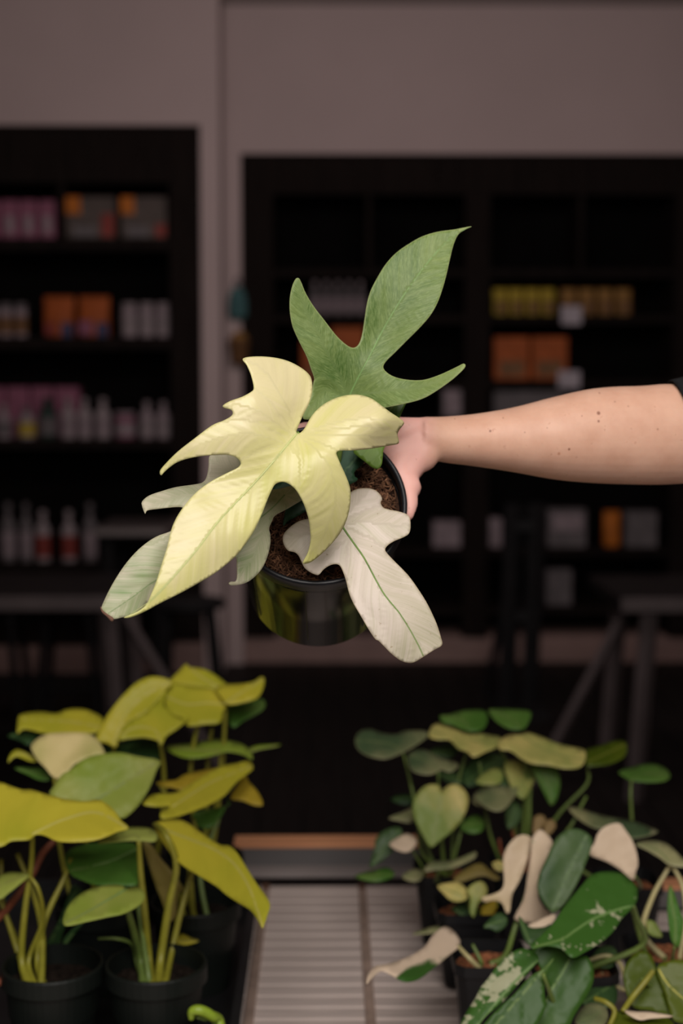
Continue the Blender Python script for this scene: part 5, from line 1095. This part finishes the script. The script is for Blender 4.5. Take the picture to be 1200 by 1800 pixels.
t6, r6 = vplant('variegated plant with a small flat leaf on a tall stalk at the back right', 1115, 2.00, 46)
bleaf(t6, c6([(800, 482), (880, 450), (1000, 428), (1080, 453), (1120, 502), (1090, 537), (1000, 547), (880, 537), (835, 512)]), c6([(880, 535), (960, 495), (1110, 500)]), 'green', 2.05, 0, -0.0016, 0, 0, None, [(1130, 1355, .3), (1165, 1362, .6)], [(1110, 1470, 2.02), (1108, 1400, 2.02)], 0.0026, PG, root=r6)
bleaf(t6, c6([(488, 700), (560, 708), (680, 748), (800, 770), (900, 790), (980, 820), (1045, 852), (970, 882), (870, 892), (760, 842), (660, 832), (580, 792), (515, 742)]), c6([(870, 880), (760, 810), (495, 705)]), 'greyg', 1.97, 0, -0.0014, 0, 0, None, [(1015, 1432, 1.2), (1050, 1440, .3), (1110, 1455, -.2), (1140, 1462, -.3)], [(1095, 1510, 1.98)], 0.0026, PG, root=r6)
bleaf(t6, [(1034, 1501), (1044, 1483), (1050, 1466), (1064, 1452), (1087, 1447), (1098, 1458), (1112, 1480), (1119, 1501), (1121, 1520), (1117, 1532), (1112, 1547), (1093, 1531), (1067, 1515)], [(1115, 1540), (1090, 1500), (1082, 1450)], 'cream', 1.80, 0, -0.0002, 0, -0.2, None, [(1080, 1480, .0), (1100, 1510, -.2)], [(1125, 1560, 1.86)], 0.003, PG, root=r6)
petiole(t6, [r6 + Vector((-0.02, 0, 0)), P(985, 1500, 2.0), P(1010, 1440, 2.0), P(1030, 1400, 2.02)], [0.003, 0.0026, 0.0024, 0.002], PG)
t7, r7 = vplant('variegated plant with olive leaves on pale stalks in the bottom right corner', 1188, 1.745, 47, 0.052)
bleaf(t7, c8([(808, 862), (850, 770), (920, 718), (990, 748), (1022, 830), (1062, 920), (1100, 1050), (1132, 1152), (1000, 1112), (880, 1092), (828, 1000)]), c8([(1010, 840), (930, 930), (860, 1080)]), 'olive', 1.60, 0, -0.0004, 0, -0.2, None, [(1120, 1720, -.2), (1150, 1760, -.1)], None)
bleaf(t7, c8([(1028, 832), (1110, 785), (1200, 778), (1290, 820), (1300, 1150), (1200, 1195), (1130, 1162), (1090, 1020)]), c8([(1040, 840), (1110, 950), (1280, 1100)]), 'olive', 1.585, 0, -0.0004, 0, -0.15, RG, [(1180, 1720, .7), (1190, 1770, .5)], None)
bleaf(t7, c8([(735, 1135), (820, 1108), (930, 1165), (1050, 1132), (1130, 1182), (1160, 1260), (1000, 1275), (740, 1268)]), c8([(800, 1115), (900, 1200), (1050, 1265)]), 'olive', 1.54, 0, -0.0012, 0, 0, None, [(1100, 1790, .5)], None)
bleaf(t7, c8([(815, 1110), (900, 1118), (980, 1120), (1055, 1135), (990, 1162), (920, 1172), (860, 1150)]), c8([(820, 1112), (1050, 1138)]), 'cream', 1.535, 0, -0.0008, 0, 0, step=7)
bleaf(t7, c8([(1098, 412), (1130, 385), (1175, 440), (1202, 520), (1196, 610), (1170, 695), (1130, 660), (1108, 560)]), c8([(1145, 690), (1150, 540), (1125, 395)]), 'green', 1.66, 0, -0.0002, 0, -0.3, None, [(1185, 1610, .0)], [(1181, 1690, 1.70)], 0.0026, PG, root=r7 + Vector((0.01, 0, 0)))
bleaf(t7, c8([(890, 15), (940, -5), (1010, -10), (1090, 10), (1150, 60), (1200, 110), (1260, 150), (1200, 165), (1110, 150), (1050, 105), (960, 52)]), c8([(1120, 145), (1040, 60), (900, 10)]), 'greyg', 1.83, 0, -0.0010, 0, 0, None, [(1130, 1485, .9), (1170, 1495, 1.2), (1150, 1480, .5), (1190, 1510, .9)], [(1130, 1640, 1.76), (1145, 1580, 1.80), (1172, 1530, 1.82)], 0.0034, PP, root=r7)
bleaf(t7, c8([(960, 520), (1010, 525), (1045, 570), (1020, 610), (975, 605)]), c8([(965, 525), (1035, 600)]), 'mottle', 1.72, 0, -0.0004, 0, 0, step=6)
petiole(t7, [r7, P(1160, 1770, 1.64), P(1145, 1735, 1.60), P(1128, 1722, 1.583)], [0.004, 0.0036, 0.0032, 0.0026], PG)
petiole(t7, [P(1094, 1778, 1.555), P(1112, 1752, 1.57), P(1134, 1725, 1.578), P(1148, 1706, 1.58)], [0.003, 0.0034, 0.0034, 0.0028], M['pet_gold'])
petiole(t7, [P(1045, 1755, 1.56), P(1065, 1762, 1.55), P(1080, 1778, 1.545), P(1070, 1805, 1.54)], [0.0028, 0.003, 0.003, 0.003], M['pet_gold'])
petiole(t7, [r7 + Vector((-0.02, 0, 0)), P(1140, 1690, 1.73), P(1122, 1640, 1.72), P(1112, 1600, 1.70)], [0.004, 0.0036, 0.0032, 0.0026], PG)
petiole(t7, [P(1180, 1520, 1.82), P(1200, 1560, 1.80), P(1205, 1620, 1.78), P(1195, 1680, 1.75), r7 + Vector((0.02, 0, 0))], [0.0026, 0.003, 0.003, 0.003, 0.003], PP)

# the clutter of smaller leaves inside the right block
bleaf(t2, c6([(60, 500), (110, 455), (170, 470), (190, 540), (150, 600), (90, 580)]), c6([(180, 500), (70, 540)]), 'dark', 2.06, 0, -0.0008, 0, 0, None, [(890, 1370, .6)])
bleaf(t2, c6([(-40, 600), (30, 565), (110, 590), (140, 650), (80, 720), (0, 715), (-40, 660)]), c6([(130, 640), (-30, 640)]), 'greyg', 2.00, 0, -0.0012, 0, 0, None, [(860, 1395, .2), (880, 1405, .9), (850, 1415, .6)])
bleaf(t2, c6([(100, 700), (160, 660), (200, 720), (180, 800), (120, 790)]), c6([(170, 670), (130, 790)]), 'dark', 2.04, 0, -0.0006, 0, 0, None, [(900, 1425, .7)])
bleaf(t2, c6([(280, 760), (330, 750), (350, 800), (310, 850), (270, 820)]), c6([(330, 755), (290, 840)]), 'brownish', 2.02, 0, -0.0005, 0, 0, None, [(948, 1445, 1.2)], step=6)
bleaf(t2, c6([(350, 790), (395, 780), (410, 830), (370, 880), (335, 850)]), c6([(395, 785), (350, 870)]), 'brownish', 2.00, 0, -0.0005, 0, 0, None, [(965, 1455, 1.2)], step=6)
bleaf(t1, c5([(860, 900), (930, 850), (1000, 880), (990, 960), (910, 980)]), c5([(990, 900), (870, 920)]), 'green', 2.03, 0, -0.0008, 0, 0, None, [(830, 1450, .3)])
bleaf(t1, c5([(700, 560), (760, 540), (830, 560), (860, 620), (800, 640), (730, 610)]), c5([(850, 600), (710, 570)]), 'dark', 2.09, 0, -0.001, 0, 0, None, [(790, 1370, .5)])
bleaf(t1, c5([(980, 560), (1060, 520), (1130, 540), (1120, 620), (1040, 640)]), c5([(1120, 560), (990, 600)]), 'mottle', 2.05, 0, -0.001, 0, 0, None, [(860, 1365, .1)])
bleaf(t4, c8([(-80, 520), (-30, 470), (30, 480), (40, 540), (-20, 590), (-70, 570)]), c8([(30, 510), (-75, 545)]), 'dark', 1.76, 0, -0.0006, 0, 0, None, [(875, 1620, .4)])
bleaf(t5, c8([(610, 740), (660, 690), (740, 690), (770, 760), (720, 830), (640, 810)]), c8([(750, 720), (630, 790)]), 'dark', 1.70, 0, -0.0006, 0, 0, None, [(1065, 1680, .4)])
bleaf(t5, c8([(560, 960), (620, 900), (720, 910), (770, 990), (740, 1080), (640, 1090), (570, 1040)]), c8([(740, 940), (590, 1030)]), 'dark', 1.64, 0, -0.0008, 0, 0, None, [(1055, 1745, .2)])
bleaf(t5, c8([(530, 1100), (600, 1060), (690, 1090), (700, 1180), (620, 1230), (540, 1190)]), c8([(690, 1110), (545, 1170)]), 'greyg', 1.58, 0, -0.0008, 0, 0, None, [(1045, 1780, .1), (1060, 1775, .7)])
petiole(t5, [P(1030, 1690, 1.69), P(1065, 1680, 1.69), P(1090, 1695, 1.69), P(1098, 1740, 1.69), r5 + Vector((0.035, 0, 0))], [0.0024, 0.0028, 0.0028, 0.0026, 0.0026], PP)
for xx, yy, s in ((905, 1448, 1.0), (930, 1470, .8), (958, 1440, .9), (885, 1475, .8)):
    petiole(t2, [r2 + Vector((0.01, 0, 0)), P(xx, yy + 30, 2.05), P(xx - 8, yy, 2.04)], [0.003, 0.0026, 0.002], M['pet_red'], 'stem')
petiole(tA, [P(-60, 1665, 1.68), P(-8, 1618, 1.70), P(25, 1582, 1.73), P(55, 1540, 1.75), P(75, 1500, 1.76), P(96, 1478, 1.77)], [0.005, 0.005, 0.0048, 0.0045, 0.0045, 0.004], M['pet_red'], 'stem')
petiole(tA, [rA + Vector((-0.035, 0.012, 0)), P(-55, 1715, 1.67), P(-62, 1690, 1.675), P(-60, 1665, 1.68)], [0.005, 0.005, 0.005, 0.005], M['pet_red'], 'stem')
